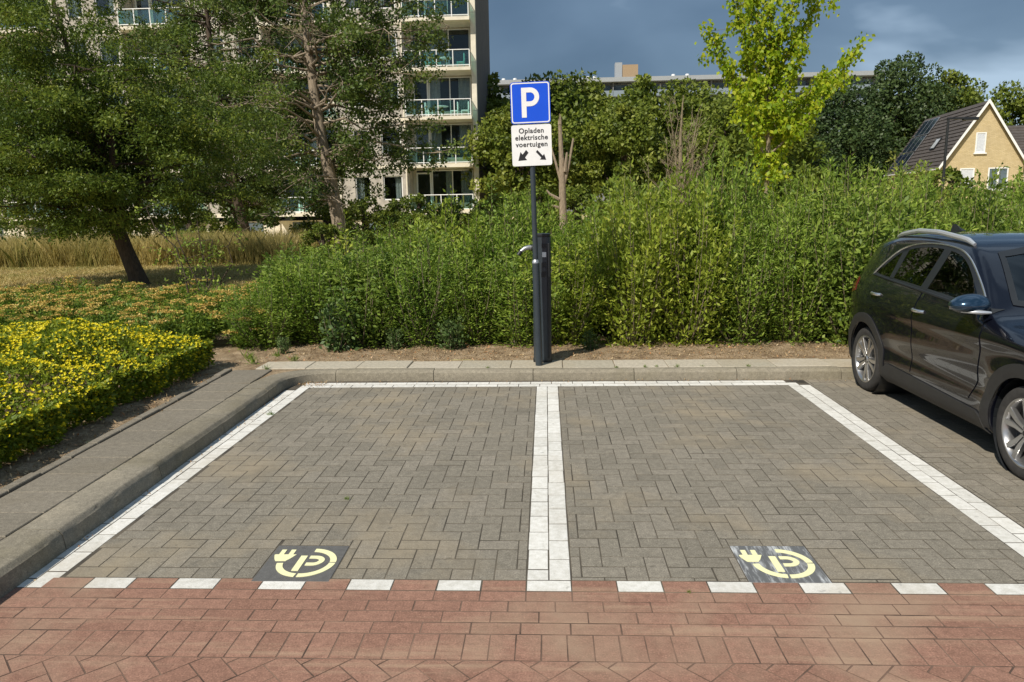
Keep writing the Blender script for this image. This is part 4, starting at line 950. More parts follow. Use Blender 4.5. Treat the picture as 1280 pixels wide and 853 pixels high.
# ------------------------------------------------------------------ apartment block
def apartment():
    FH = 2.92; Z0 = 1.45; NF = 7; HT = Z0+FH*NF+.5; YF = 45.0; XE = -4.27
    t = empty('apartment_building', (-22, YF, .08), 0, 'beige concrete apartment block with stacked glass fronted balconies and dark end wall', 'building')
    def part(name, mb, mat, parent=t, bevel=0):
        o = mb.build(name, mat, parent)
        if parent is t: o.location = (22, -YF, -.08)      # build in world coordinates
        return o
    def P(name, me, loc, parent=t):
        return O(name, me, parent, (loc[0]+22, loc[1]-YF, loc[2]-.08) if parent is t else loc)
    part('end_wall', MB().box(XE-.25, XE, YF+.35, YF+12.2, 0, HT), M['end_wall'])
    part('corner_pier', MB().box(XE-.30, XE+.012, YF-.05, YF+.345, 0, HT), M['white_conc'])
    part('back_wall', MB().box(-58, XE-.26, YF+11.8, YF+12.2, 0, HT), M['concrete_wall'])
    part('roof', MB().box(-58.3, XE+.2, YF-.7, YF+12.4, HT+.001, HT+.4), M['white_conc'])
    part('inner_wall', MB().box(-58, XE-.27, YF+3.6, YF+3.8, .2, HT-.01), M['dark_room'])
    part('plinth', MB().box(-58, XE-.31, YF+.35, YF+.6, 0, Z0-.3), M['white_conc'])
    MOD = 8.92; BXR = XE-.3; BWD = 4.2; nmod = 6
    WW = MOD-BWD
    # facade panel (local x 0..WW to the left of balcony bay), two openings
    op = [(.45, 1.72), (2.55, 3.55)]; zs, zt = .92, 2.45
    pm = MB(); y0, y1 = .05, .33
    pm.box(-WW, 0, y0, y1, .22, zs); pm.box(-WW, 0, y0, y1, zt, FH-.04)
    xs = [0]+[v for o in op for v in o]+[WW]
    for a, b in zip(xs[::2], xs[1::2]): pm.box(-b, -a, y0, y1, zs+.0005, zt-.0005)
    panel = pm.mesh('facade_panel', M['concrete_wall'])
    band = MB().box(-WW, 0, .0, .34, -.03, .215).mesh('floor_band', M['white_conc'])
    def winmesh(w, h, ncol, fw=.07):
        mb = MB(); mb.box(0, w, 0, .09, 0, fw); mb.box(0, w, 0, .09, h-fw, h); mb.box(0, fw, 0, .09, fw, h-fw); mb.box(w-fw, w, 0, .09, fw, h-fw)
        for k in range(1, ncol): x = w*k/ncol; mb.box(x-.03, x+.03, .002, .088, fw, h-fw)
        return mb.mesh('window', M['white_frame'])
    def panemesh(w, h): return MB().box(.06, w-.06, .035, .045, .06, h-.06).mesh('pane', M['pane'])
    def curtmesh(a, b, h):
        mb = MB(); n = int((b-a)/.06)+2; V = []
        for i in range(n): x = a+(b-a)*i/(n-1); V += [(x, .28+.035*math.sin(i*1.9), .05), (x, .28+.035*math.sin(i*1.9), h)]
        mb.add(V, [(2*i, 2*i+2, 2*i+3, 2*i+1) for i in range(n-1)]); return mb.mesh('curtain', M['curtain'])
    w1 = (winmesh(1.27, zt-zs, 1), panemesh(1.27, zt-zs)); w2 = (winmesh(1.0, zt-zs, 1), panemesh(1.0, zt-zs))
    wb_ = (winmesh(2.75, 2.2, 2), panemesh(2.75, 2.2)); dr = winmesh(1.0, 2.5, 1, .1); drp = panemesh(1.0, 2.5)
    c1 = [curtmesh(.05, .5, zt-zs-.05), curtmesh(.75, 1.2, zt-zs-.05), curtmesh(.05, 1.2, .8)]; c2 = [curtmesh(.05, .7, 2.15), curtmesh(1.9, 2.65, 2.15), curtmesh(.1, 1.3, 2.15), curtmesh(.9, 1.4, 2.15)]
    slabm = MB().box(0, BWD, -.62, 1.5, -.03, .17).mesh('balcony', M['white_conc'])
    backm = MB(); backm.box(.05, BWD-.05, 1.36, 1.5, .172, .62); backm.box(.05, .25, 1.362, 1.498, .6205, FH-.04); backm.box(BWD-.2, BWD-.05, 1.362, 1.498, .6205, FH-.04); backm.box(.2505, BWD-.2005, 1.363, 1.497, 2.80, FH-.041)
    backm = backm.mesh('recess_wall', M['white_conc'])
    sidem = MB().box(-.12, .045, .345, 1.6, .172, FH-.04).mesh('recess_side', M['concrete_wall'])
    gp = MB().box(0, (BWD-.16)/4-.04, -.012, 0, .12, .92).mesh('glass_panel', M['bal_glass'])
    rail = MB().tube([(0, 0, 0), (BWD-.1, 0, 0)], .028, 8).mesh('rail', M['white_frame'], True); srail = MB().tube([(0, 0, 0), (0, .6, 0)], .028, 8).mesh('rail', M['white_frame'], True)
    post = MB().box(-.025, .025, -.025, .025, 0, 1.02).mesh('post', M['white_frame']); sgp = MB().box(-.006, .006, .05, .55, .12, .92).mesh('glass_panel', M['bal_glass'])
    slot = MB().box(0, 2.0, 0, .05, 0, .7).mesh('storage_window', M['far_glass'])
    r2 = rnd
    for mdl in range(nmod):
        bx0 = BXR-BWD-mdl*MOD
        if mdl > 0: part('pier', MB().box(bx0+BWD+.0, bx0+BWD+.28, YF-.05, YF+.36, 0, HT-.001), M['white_conc'])
        for fl in range(NF):
            z = Z0+fl*FH; shown = mdl < 4 and fl < 6
            b = P('balcony', slabm, (bx0, YF, z)); P('recess_wall', backm, (bx0, YF, z))
            P('recess_side', sidem, (bx0, YF, z))
            if mdl > 0 or True: P('recess_side', sidem, (bx0+BWD+.075, YF, z))
            P('facade_panel', panel, (bx0, YF, z)); P('floor_band', band, (bx0-.001, YF, z))
            for (a, c), (fm, pm_) in zip(op, (w1, w2)):
                w = P('window', fm, (bx0-c, YF+.12, z+zs)); O('pane', pm_, w)
                if shown: O('curtain', c1[r2.randrange(3)] if fm is w1[0] else c1[0], w)
            w = P('window', wb_[0], (bx0+1.27, YF+1.30, z+.62)); O('pane', wb_[1], w)
            if shown:
                for cc in r2.sample(c2, r2.choice((1, 2, 2))): O('curtain', cc, w, (0, 1.15-1.1, 0))
            d = P('door', dr, (bx0+.252, YF+1.25, z+.175)); O('pane', drp, d)
            # balustrade
            O('rail', rail, b, (.05, -.56, 1.18)); O('rail', rail, b, (.05, -.56, .27))
            for k in range(5): O('post', post, b, (.06+k*(BWD-.12)/4, -.56, .17))
            for k in range(4): O('glass_panel', gp, b, (.1+k*(BWD-.12)/4, -.555, .17))
            for xx in (.06, BWD-.06): O('rail', srail, b, (xx, -.56, 1.18)); O('glass_panel', sgp, b, (xx, -.56, .17))
        P('storage_window', slot, (bx0+1, YF+.32, .35)); P('storage_window', slot, (bx0-3, YF+.32, .35))
    mb = MB()
    for xx in [BXR-BWD-.08-mdl*MOD for mdl in range(nmod)]:
        part('downpipe', MB().tube([(xx-.06, YF-.07, 0), (xx-.06, YF-.07, HT)], .05, 8), M['white_conc'])
    # balcony furniture: tables and chairs
    def chair(x, y, z, rz, mat, lab):
        c = empty('garden_chair', (x, y, z), rz, lab, 'chair', 'chairs on balconies'); c_ = MB(); c_.box(-.24, .24, -.24, .24, .4, .45); c_.build('seat', mat, c)
        MB().box(-.24, .24, .2, .26, .47, .95).build('backrest', mat, c)
        for a in (-.21, .21):
            for b in (-.21, .21): MB().box(a-.02, a+.02, b-.02, b+.02, 0, .4).build('leg', mat, c)
    def table(x, y, z, mat, lab):
        c = empty('garden_table', (x, y, z), 0, lab, 'table', 'tables on balconies'); MB().lathe([(.001, .70), (.42, .70), (.42, .73), (.001, .73)], lambda r, a, h: (r*math.cos(a), r*math.sin(a), h), 20).build('table_top', mat, c)
        MB().tube([(0, 0, 0), (0, 0, .7)], .04, 8).build('leg', mat, c); MB().tube([(0, 0, 0), (0, 0, .03)], .25, 12).build('base', mat, c)
    wt_ = M['white_frame']; bx0 = BXR-BWD; ord_ = ['lowest', 'second lowest', 'third', 'fourth', 'fifth', 'sixth']
    for fl, (tx, cs, mt, nm) in enumerate([(2.4, (1.9, 3.2), M['umbel'], 'wooden'), (1.6, (1.3,), M['post_dark'], 'black'), (2.2, (1.4, 3.0, 3.7), wt_, 'white'), (2.6, (1.5, 2.0, 3.5), M['teal'], 'teal')]):
        z = Z0+fl*FH+.17
        table(bx0+tx, YF+.45, z, wt_ if fl > 1 else mt, f'round garden table on the {ord_[fl]} balcony beside the dark end wall')
        for k, cx in enumerate(cs): chair(bx0+cx, YF+.4+.1*(k % 2), z, R_(90*(1 if cx < tx else -1)), mt, f'{nm} garden chair on the {ord_[fl]} balcony beside the dark end wall')
    # flower boxes and a yellow parasol glimpsed through the trees
    pz = Z0+3*FH+.17; px = bx0-2*MOD+3.0
    pr = empty('folded_parasol', (px+.9, YF+.1, Z0+2*FH+.17), 0, 'yellow closed parasol on a balcony seen through the leaning tree', 'parasol'); MB().tube([(0, 0, 0), (0, 0, 2.1)], .02, 6).build('pole', wt_, pr)
    MB().tube([(0, 0, .9), (0, 0, 1.3), (0, 0, 1.9), (0, 0, 2.15)], [.28, .32, .16, .02], 10).build('canopy', M['petal'], pr, True)
apartment()

# ------------------------------------------------------------------ far long block
def far_block():
    t = empty('long_block', (20, 165, .08), 0, 'long flat roofed grey block far behind the wood with tan roof shaft', 'building')
    def part(name, mb, mat, parent=t): o = mb.build(name, mat, parent); return o
    part('wall', MB().box(-62, 52, 1.6, 12, 0, 28.2), M['far_wall'])
    part('roof', MB().box(-62.5, 52.5, -.8, 12.5, 28.3, 29.2), M['far_roof'])
    par = MB().box(0, 6.96, -.35, -.05, 0, 1.25).mesh('balcony_panel', M['far_par']); sl_ = MB().box(0, 7, -.3, 1.6, -.25, 0).mesh('floor_slab', M['far_roof'])
    fin = MB().box(-.1, .1, -.0, 1.58, 0, 2.7).mesh('partition', M['far_wall']); wn = MB().box(.35, 3.2, 1.5, 1.56, .5, 2.4).box(3.8, 6.6, 1.5, 1.56, .1, 2.4).mesh('window', M['far_glass']); fr = MB().box(3.22, 3.5, 1.45, 1.6, .1, 2.5).mesh('frame', M['white_frame'])
    for f in range(4):
        for k in range(16):
            x = -61.5+7.05*k; z = 28.3-2.85*(f+1)
            O('floor_slab', sl_, t, (x, 0, z)); O('balcony_panel', par, t, (x, 0, z-.2)); O('partition', fin, t, (x, 0, z)); w = O('window', wn, t, (x, 0, z)); O('frame', fr, w)
    part('shaft', MB().box(-2.8, .6, 3, 8, 29.2, 32.4), M['shaft']); part('railing', MB().box(-4.4, -2.9, 3, 3.1, 29.2, 32.9).box(-4.4, -4.3, 3.1, 5, 29.2, 32.9), M['far_roof'])
    for x in (-29, -26.5, -10.5, -9, 8, 11): part('roof_vent', MB().lathe([(.001, 29.85), (.4, 29.75), (.45, 29.2)], lambda r, a, h: (x+r*math.cos(a), 1+r*math.sin(a), h), 8), M['white_frame'])
far_block()
# ------------------------------------------------------------------ brick house
def house():
    t = empty('brick_house', (31.0, 52, .08), R_(-7.5), 'yellow brick house with steep dark tiled roof, white bargeboards and solar panels', 'house')
    W, E, H, Dp = 2.7, 4.25, 8.45, 11.5
    def part(name, mb, mat, parent=t, **k): return mb.build(name, mat, parent, **k)
    mb = MB(); poly = [(-W, 0), (W, 0), (W, E), (0, H), (-W, E)]
    mb.prism(poly, lambda u, v, q: (u, q, v), 0, Dp); part('wall', mb, M['yellow_wall'])
    sl_ = math.hypot(W, H-E); ux, uz = W/sl_, (H-E)/sl_
    for s in (-1, 1):
        rf = tag(empty('roof_slope'), None); rf.parent = t
        bpy.data.objects.remove(rf)
        # tile courses as overlapping strips
        mb = MB(); n = 16; Ls = sl_+.45
        for k in range(n):
            a, b = Ls*k/n, Ls*(k+1)/n+.03
            def pt(d, lift): return (s*(ux*d)+s*uz*lift, H-uz*d+ux*lift)
            p = [pt(a, .06), pt(b, .12), pt(b, .05), pt(a, .0)]
            mb.prism(p, lambda u, v, q: (u, q, v), -.28, Dp+.2)
        r = part('roof', mb, M['roof'])
        mb = MB()
        mb.prism([(s*ux*-.0, H+.14), (s*(ux*Ls), H-uz*Ls+.1), (s*(ux*Ls), H-uz*Ls-.16), (0, H-.14)], lambda u, v, q: (u, q, v), -.34, -.285); part('bargeboard', mb, M['white_frame'], r)
        part('gutter', MB().tube([(s*(ux*Ls+.06), -.3, H-uz*Ls-.02), (s*(ux*Ls+.06), Dp+.2, H-uz*Ls-.02)], .07, 8), M['white_frame'], r)
        if s < 0:
            def quad(name, d0, d1, y0, y1, lift, th, mat, par):
                mb = MB(); mb.prism([(s*(ux*d0)+s*uz*lift, H-uz*d0+ux*lift), (s*(ux*d1)+s*uz*lift, H-uz*d1+ux*lift), (s*(ux*d1)+s*uz*(lift+th), H-uz*d1+ux*(lift+th)), (s*(ux*d0)+s*uz*(lift+th), H-uz*d0+ux*(lift+th))], lambda u, v, q: (u, q, v), y0, y1); return part(name, mb, mat, par)
            for d0 in (.35, 1.95, 3.55):
                for k in range(3):
                    y0 = 7.6+k*1.08-(.0 if d0 < 1 else .0); f = quad('solar_panel', d0, d0+1.5, y0, y0+1.02, .15, .05, M['alu'], r); quad('cell_area', d0+.05, d0+1.45, y0+.05, y0+.97, .2005, .006, M['solar'], f)
            f = quad('skylight', 2.6, 3.6, 3.4, 4.3, .13, .06, M['post_dark'], r); quad('pane', 2.7, 3.5, 3.5, 4.2, .191, .006, M['clear_lens'], f)
    def win(x0, x1, z0, z1, mull=False):
        mb = MB(); fw = .08; mb.box(x0, x1, -.05, .03, z0, z0+fw); mb.box(x0, x1, -.05, .03, z1-fw, z1); mb.box(x0, x0+fw, -.05, .03, z0+fw, z1-fw); mb.box(x1-fw, x1, -.05, .03, z0+fw, z1-fw)
        if mull: mb.box((x0+x1)/2-.06, (x0+x1)/2+.06, -.048, .03, z0+fw, z1-fw)
        f = part('window', mb, M['white_frame']); part('pane', MB().box(x0+fw+.001, x1-fw-.001, -.02, -.01, z0+fw+.001, z1-fw-.001), M['far_glass'] if mull else M['clear_lens'], f); part('sill', MB().box(x0-.08, x1+.08, -.12, -.001, z0-.09, z0-.005), M['white_frame'], f)
    win(-.55, .12, 4.95, 6.35); win(.45, 1.75, 2.35, 3.9, True); win(-1.4, -.45, 2.5, 3.9); win(.45, 1.75, .9, 2.05, True)
    part('downpipe', MB().tube([(W+.1, -.1, .0), (W+.1, -.1, E-.15)], .06, 8), M['white_frame'])
    # side wing
    mb = MB(); mb.box(W+.002, W+14, 1.6, 8, 0, 4.1); part('wing_wall', mb, M['yellow_wall'])
    mb = MB(); n = 14; A, B = (1.15, 4.05), (4.8, 7.15)
    for k in range(n):
        y0 = A[0]+(B[0]-A[0])*k/n; y1 = A[0]+(B[0]-A[0])*(k+1)/n+.03; z0 = A[1]+(B[1]-A[1])*k/n; z1 = A[1]+(B[1]-A[1])*(k+1)/n
        mb.prism([(y0, z0+.07), (y1, z1+.01), (y1, z1-.06), (y0, z0)], lambda u, v, q: (q, u, v), 1.2, W+14.3)
    mb.prism([(4.8, 7.15), (8.4, 4.05), (8.4, 3.98), (4.8, 7.05)], lambda u, v, q: (q, u, v), 1.2, W+14.3)
    w = part('wing_roof', mb, M['roof']); part('gutter', MB().tube([(W+.1, 1.1, 4.02), (W+14.3, 1.1, 4.02)], .08, 8), M['white_frame'], w)
house()
def lamp():
    t = empty('street_lamp', (15.52, 27, .08), 0, 'black street lamp with flat horizontal arm in front of house gable', 'street lamp')
    MB().tube([(0, 0, -.1), (0, 0, 4.72)], [.06, .045], 10).build('pole', M['post_dark'], t, True)
    MB().box(-.045, 1.12, -.05, .05, 4.70, 4.775).build('arm', M['post_dark'], t, bevel=.01)
    MB().box(.55, 1.1, -.09, .09, 4.66, 4.705).build('luminaire', M['post_dark'], t, bevel=.01)
lamp()

# ------------------------------------------------------------------ car
def smax(a, b, k):
    h = np.clip(.5+.5*(a-b)/k, 0, 1); return b*(1-h)+a*h+k*h*(1-h)
def catmull(P, n=8):
    P = np.array(P, float); m = len(P); o = []
    for i in range(m):
        p0, p1, p2, p3 = P[(i-1) % m], P[i], P[(i+1) % m], P[(i+2) % m]
        for t in np.arange(n)/n: o.append(.5*((2*p1)+(-p0+p2)*t+(2*p0-5*p1+4*p2-p3)*t*t+(-p0+3*p1-3*p2+p3)*t**3))
    return np.array(o)
PROF = [(-1.86, .30), (-1.885, .50), (-1.86, .66), (-1.78, .76), (-1.5, .85), (-1.1, .915), (-.82, .955), (-.66, 1.02), (-.38, 1.19), (-.10, 1.345), (.12, 1.405), (.42, 1.435), (.8, 1.44), (1.15, 1.42), (1.45, 1.375),
        (1.60, 1.33), (1.70, 1.20), (1.79, 1.03), (1.84, .90), (1.88, .72), (1.885, .50), (1.84, .30), (1.72, .20), (.9, .175), (-.9, .175), (-1.72, .20)]
PS = catmull(PROF, 6)
def sdf2(y, z):
    sh = y.shape; q = np.stack([y.ravel(), z.ravel()], 1); a = PS; b = np.roll(PS, -1, 0); best = np.full(len(q), 1e9); ins = np.zeros(len(q), bool)
    for p0, p1 in zip(a, b):
        e_ = p1-p0; w = q-p0; t = np.clip((w@e_)/(e_@e_), 0, 1); d = w-t[:, None]*e_; best = np.minimum(best, (d*d).sum(1))
        c = (p0[1] > q[:, 1]) != (p1[1] > q[:, 1])
        if abs(e_[1]) > 1e-12: ins ^= c & (q[:, 0] < e_[0]*(q[:, 1]-p0[1])/e_[1]+p0[0])
    r = np.sqrt(best); return np.where(ins, -r, r).reshape(sh)
GY, GZ = np.arange(-2.2, 2.2001, .01), np.arange(-.1, 1.7001, .01)
TAB = sdf2(*np.meshgrid(GY, GZ, indexing='ij'))
def side_sdf(y, z):
    fy = np.clip((y-GY[0])/.01, 0, len(GY)-1.001); fz = np.clip((z-GZ[0])/.01, 0, len(GZ)-1.001); i = fy.astype(int); j = fz.astype(int); a = fy-i; b = fz-j
    return TAB[i, j]*(1-a)*(1-b)+TAB[i+1, j]*a*(1-b)+TAB[i, j+1]*(1-a)*b+TAB[i+1, j+1]*a*b
def half_w(y, z):
    w = np.full(np.broadcast(y, z).shape, .815)
    w = w-.24*np.clip((-1.15-y)/.75, 0, 1.2)**2.3-.17*np.clip((y-1.1)/.8, 0, 1.2)**2.2
    w = w-.05*np.clip((.5-z)/.35, 0, 1)**2
    w = w-.022*np.exp(-((z-.47)/.085)**2)*np.clip((1.0-np.abs(y))/.3, 0, 1)
    w = w+.012*np.exp(-((z-.80)/.05)**2)*np.clip((1.6-np.abs(y))/.4, 0, 1)
    zz = np.clip(z-.93, 0, 2); w = w-.035*np.clip((z-.8)/.15, 0, 1)**2-.46*zz*np.clip(zz/.08, 0, 1)**.6
    for c in (-1.11, 1.15): w = w+.018*np.exp(-(((y-c)**2+(z-.30)**2)**.5-.38)**2/.008)*np.clip((.8-z)/.15, 0, 1)
    return w
def Fcar(x, y, z):
    ax = np.abs(x); k = (ax/.8)**2
    y2 = np.where(y < 0, y-.16*k*np.clip((-y)/.6, 0, 1)*np.clip((z-.55)/.3, .35, 1), y+.06*k*np.clip(y/1.2, 0, 1))
    f = smax(side_sdf(y2, z+.045*k*np.clip((z-.6)/.3, 0, 1)), ax-half_w(y, z), .075)
    for c in (-1.11, 1.15):
        cyl = np.maximum(np.sqrt((y-c)**2+(z-.30)**2)-.335, .42-ax); f = smax(f, -cyl, .012)
    return f
def surface_nets(h=.022):
    xs = np.arange(-.95, .9501, h); ys = np.arange(-2.0, 2.0001, h); zs = np.arange(.08, 1.56, h)
    X, Y, Z = np.meshgrid(xs, ys, zs, indexing='ij'); F = Fcar(X, Y, Z); ins = F < 0
    nx, ny, nz = F.shape; cnt = np.zeros((nx-1, ny-1, nz-1)); acc = np.zeros((nx-1, ny-1, nz-1, 3))
    corners = [(i, j, k) for i in (0, 1) for j in (0, 1) for k in (0, 1)]
    def cs(c): return F[c[0]:nx-1+c[0], c[1]:ny-1+c[1], c[2]:nz-1+c[2]]
    for a in corners:
        for d in range(3):
            if a[d] == 1: continue
            b = list(a); b[d] = 1; fa, fb = cs(a), cs(b); m = (fa < 0) != (fb < 0); den = np.where(m, fa-fb, 1.0); t = np.where(m, fa/den, 0)
            p = np.zeros(acc.shape)
            for q in range(3): p[..., q] = a[q]
            p[..., d] = t; acc += p*m[..., None]; cnt += m
    act = cnt > 0; idx = -np.ones(act.shape, int); idx[act] = np.arange(act.sum()); ijk = np.argwhere(act)
    V = (ijk+acc[act]/cnt[act][:, None])*h+np.array([xs[0], ys[0], zs[0]])
    quads = []
    for d in range(3):
        e1, e2 = [(1, 2), (2, 0), (0, 1)][d]
        sl0 = [slice(1, -1)]*3; sl0[d] = slice(0, -1); sl1 = list(sl0); sl1[d] = slice(1, None)
        A, B = ins[tuple(sl0)], ins[tuple(sl1)]; ch = np.argwhere(A != B); flip = A[A != B]
        base = ch.copy()
        for q in range(3):
            if q != d: base[:, q] += 1
        def cell(o1, o2): c = base.copy(); c[:, e1] -= o1; c[:, e2] -= o2; return idx[c[:, 0], c[:, 1], c[:, 2]]
        q4 = np.stack([cell(1, 1), cell(0, 1), cell(0, 0), cell(1, 0)], 1); q4[~flip] = q4[~flip][:, ::-1]; quads.append(q4)
    Q = np.concatenate(quads); Q = Q[(Q >= 0).all(1)]
    # snap to the implicit surface
    for _ in range(2):
        f = Fcar(V[:, 0], V[:, 1], V[:, 2]); e_ = .004; G = np.stack([(Fcar(V[:, 0]+e_, V[:, 1], V[:, 2])-f), (Fcar(V[:, 0], V[:, 1]+e_, V[:, 2])-f), (Fcar(V[:, 0], V[:, 1], V[:, 2]+e_)-f)], 1)/e_
        V = V-G*(f/np.maximum(.3, (G*G).sum(1)))[:, None]*.8
    return V, Q
def hull_x(y, z, s=-1):
    y = np.asarray(y, float); z = np.asarray(z, float); lo = np.full(y.shape, .1); hi = np.full(y.shape, 1.0)
    for _ in range(30):
        m = (lo+hi)/2; f = Fcar(m, y, z); hi = np.where(f > 0, m, hi); lo = np.where(f > 0, lo, m)
    return s*(lo+hi)/2
def hull_y(x, z, s=-1):
    x = np.asarray(x, float); z = np.asarray(z, float); lo = np.full(x.shape, .0); hi = np.full(x.shape, 2.1)
    for _ in range(30):
        m = (lo+hi)/2; f = Fcar(x, s*m, z); hi = np.where(f > 0, m, hi); lo = np.where(f > 0, lo, m)
    return s*(lo+hi)/2
def nrm(P):
    e_ = .004; f = Fcar(*P.T); G = np.stack([Fcar(P[:, 0]+e_, P[:, 1], P[:, 2])-f, Fcar(P[:, 0], P[:, 1]+e_, P[:, 2])-f, Fcar(P[:, 0], P[:, 1], P[:, 2]+e_)-f], 1); return unit(G)
def inpoly(q, poly):
    ins = np.zeros(len(q), bool); n = len(poly)
    for i in range(n):
        (x0, y0), (x1, y1) = poly[i], poly[(i+1) % n]
        if y0 == y1: continue
        c = (y0 > q[:, 1]) != (y1 > q[:, 1]); ins ^= c & (q[:, 0] < (x1-x0)*(q[:, 1]-y0)/(y1-y0)+x0)
    return ins
def dense(poly, step=.02, closed=True):
    o = []; n = len(poly)
    for i in range(n if closed else n-1):
        a, b = np.array(poly[i]), np.array(poly[(i+1) % n]); k = max(1, int(np.linalg.norm(b-a)/step))
        for t in range(k): o.append(tuple(a+(b-a)*t/k))
    if not closed: o.append(tuple(poly[-1]))
    return o
def smoothpoly(P, n=6): return [tuple(q) for q in catmull(P, n)]
def car_panel(name, poly, mat, parent, proj, off=.004, skirt=.012, step=.028):
    b = dense(poly, step); nb = len(b); q = np.array(b); lo, hi = q.min(0), q.max(0)
    gx, gy = np.meshgrid(np.arange(lo[0], hi[0], step), np.arange(lo[1], hi[1], step)); gi = np.stack([gx.ravel(), gy.ravel()], 1); gi = gi[inpoly(gi, b)]
    if len(gi): gi = gi[np.min(((gi[:, None]-q[None])**2).sum(2), 1) > (step*.5)**2]
    allp = [Vector(p) for p in b]+[Vector(p) for p in gi]
    vs_, es, fs_, *_ = delaunay_2d_cdt(allp, [(i, (i+1) % nb) for i in range(nb)], [], 1, 1e-6)
    P2 = np.array([tuple(v) for v in vs_]); P = proj(P2[:, 0], P2[:, 1]); n_ = nrm(P); top = P+n_*off
    V = [tuple(p) for p in top]; F = [tuple(f) for f in fs_]
    # boundary skirt
    cnt = {}
    for f in F:
        for i in range(len(f)): k = tuple(sorted((f[i], f[(i+1) % len(f)]))); cnt[k] = cnt.get(k, 0)+1
    low = P-n_*skirt; m = {}
    for (a, c), v in cnt.items():
        if v == 1:
            for k in (a, c):
                if k not in m: m[k] = len(V); V.append(tuple(low[k]))
            F.append((a, c, m[c], m[a]))
    mb = MB(); mb.add(V, F); return mb.build(name, mat, parent, smooth=True)
def car_ring(name, poly, inset, mat, parent, proj, off=.006):
    b = np.array(dense(poly, .025)); n = len(b); d = unit(np.roll(b, -1, 0)-np.roll(b, 1, 0)); nr = np.stack([-d[:, 1], d[:, 0]], 1)
    if inpoly((b+nr*.01)[:1], [tuple(q) for q in b])[0] == False: nr = -nr
    rows = []
    for k in (-.3, .35, 1.0): q = b+nr*inset*k; P = proj(q[:, 0], q[:, 1]); rows.append(P+nrm(P)*off)
    V = np.concatenate(rows); F = [(r*n+i, r*n+(i+1) % n, (r+1)*n+(i+1) % n, (r+1)*n+i) for r in range(2) for i in range(n)]
    MB().add(V, F).build(name, mat, parent, smooth=True)
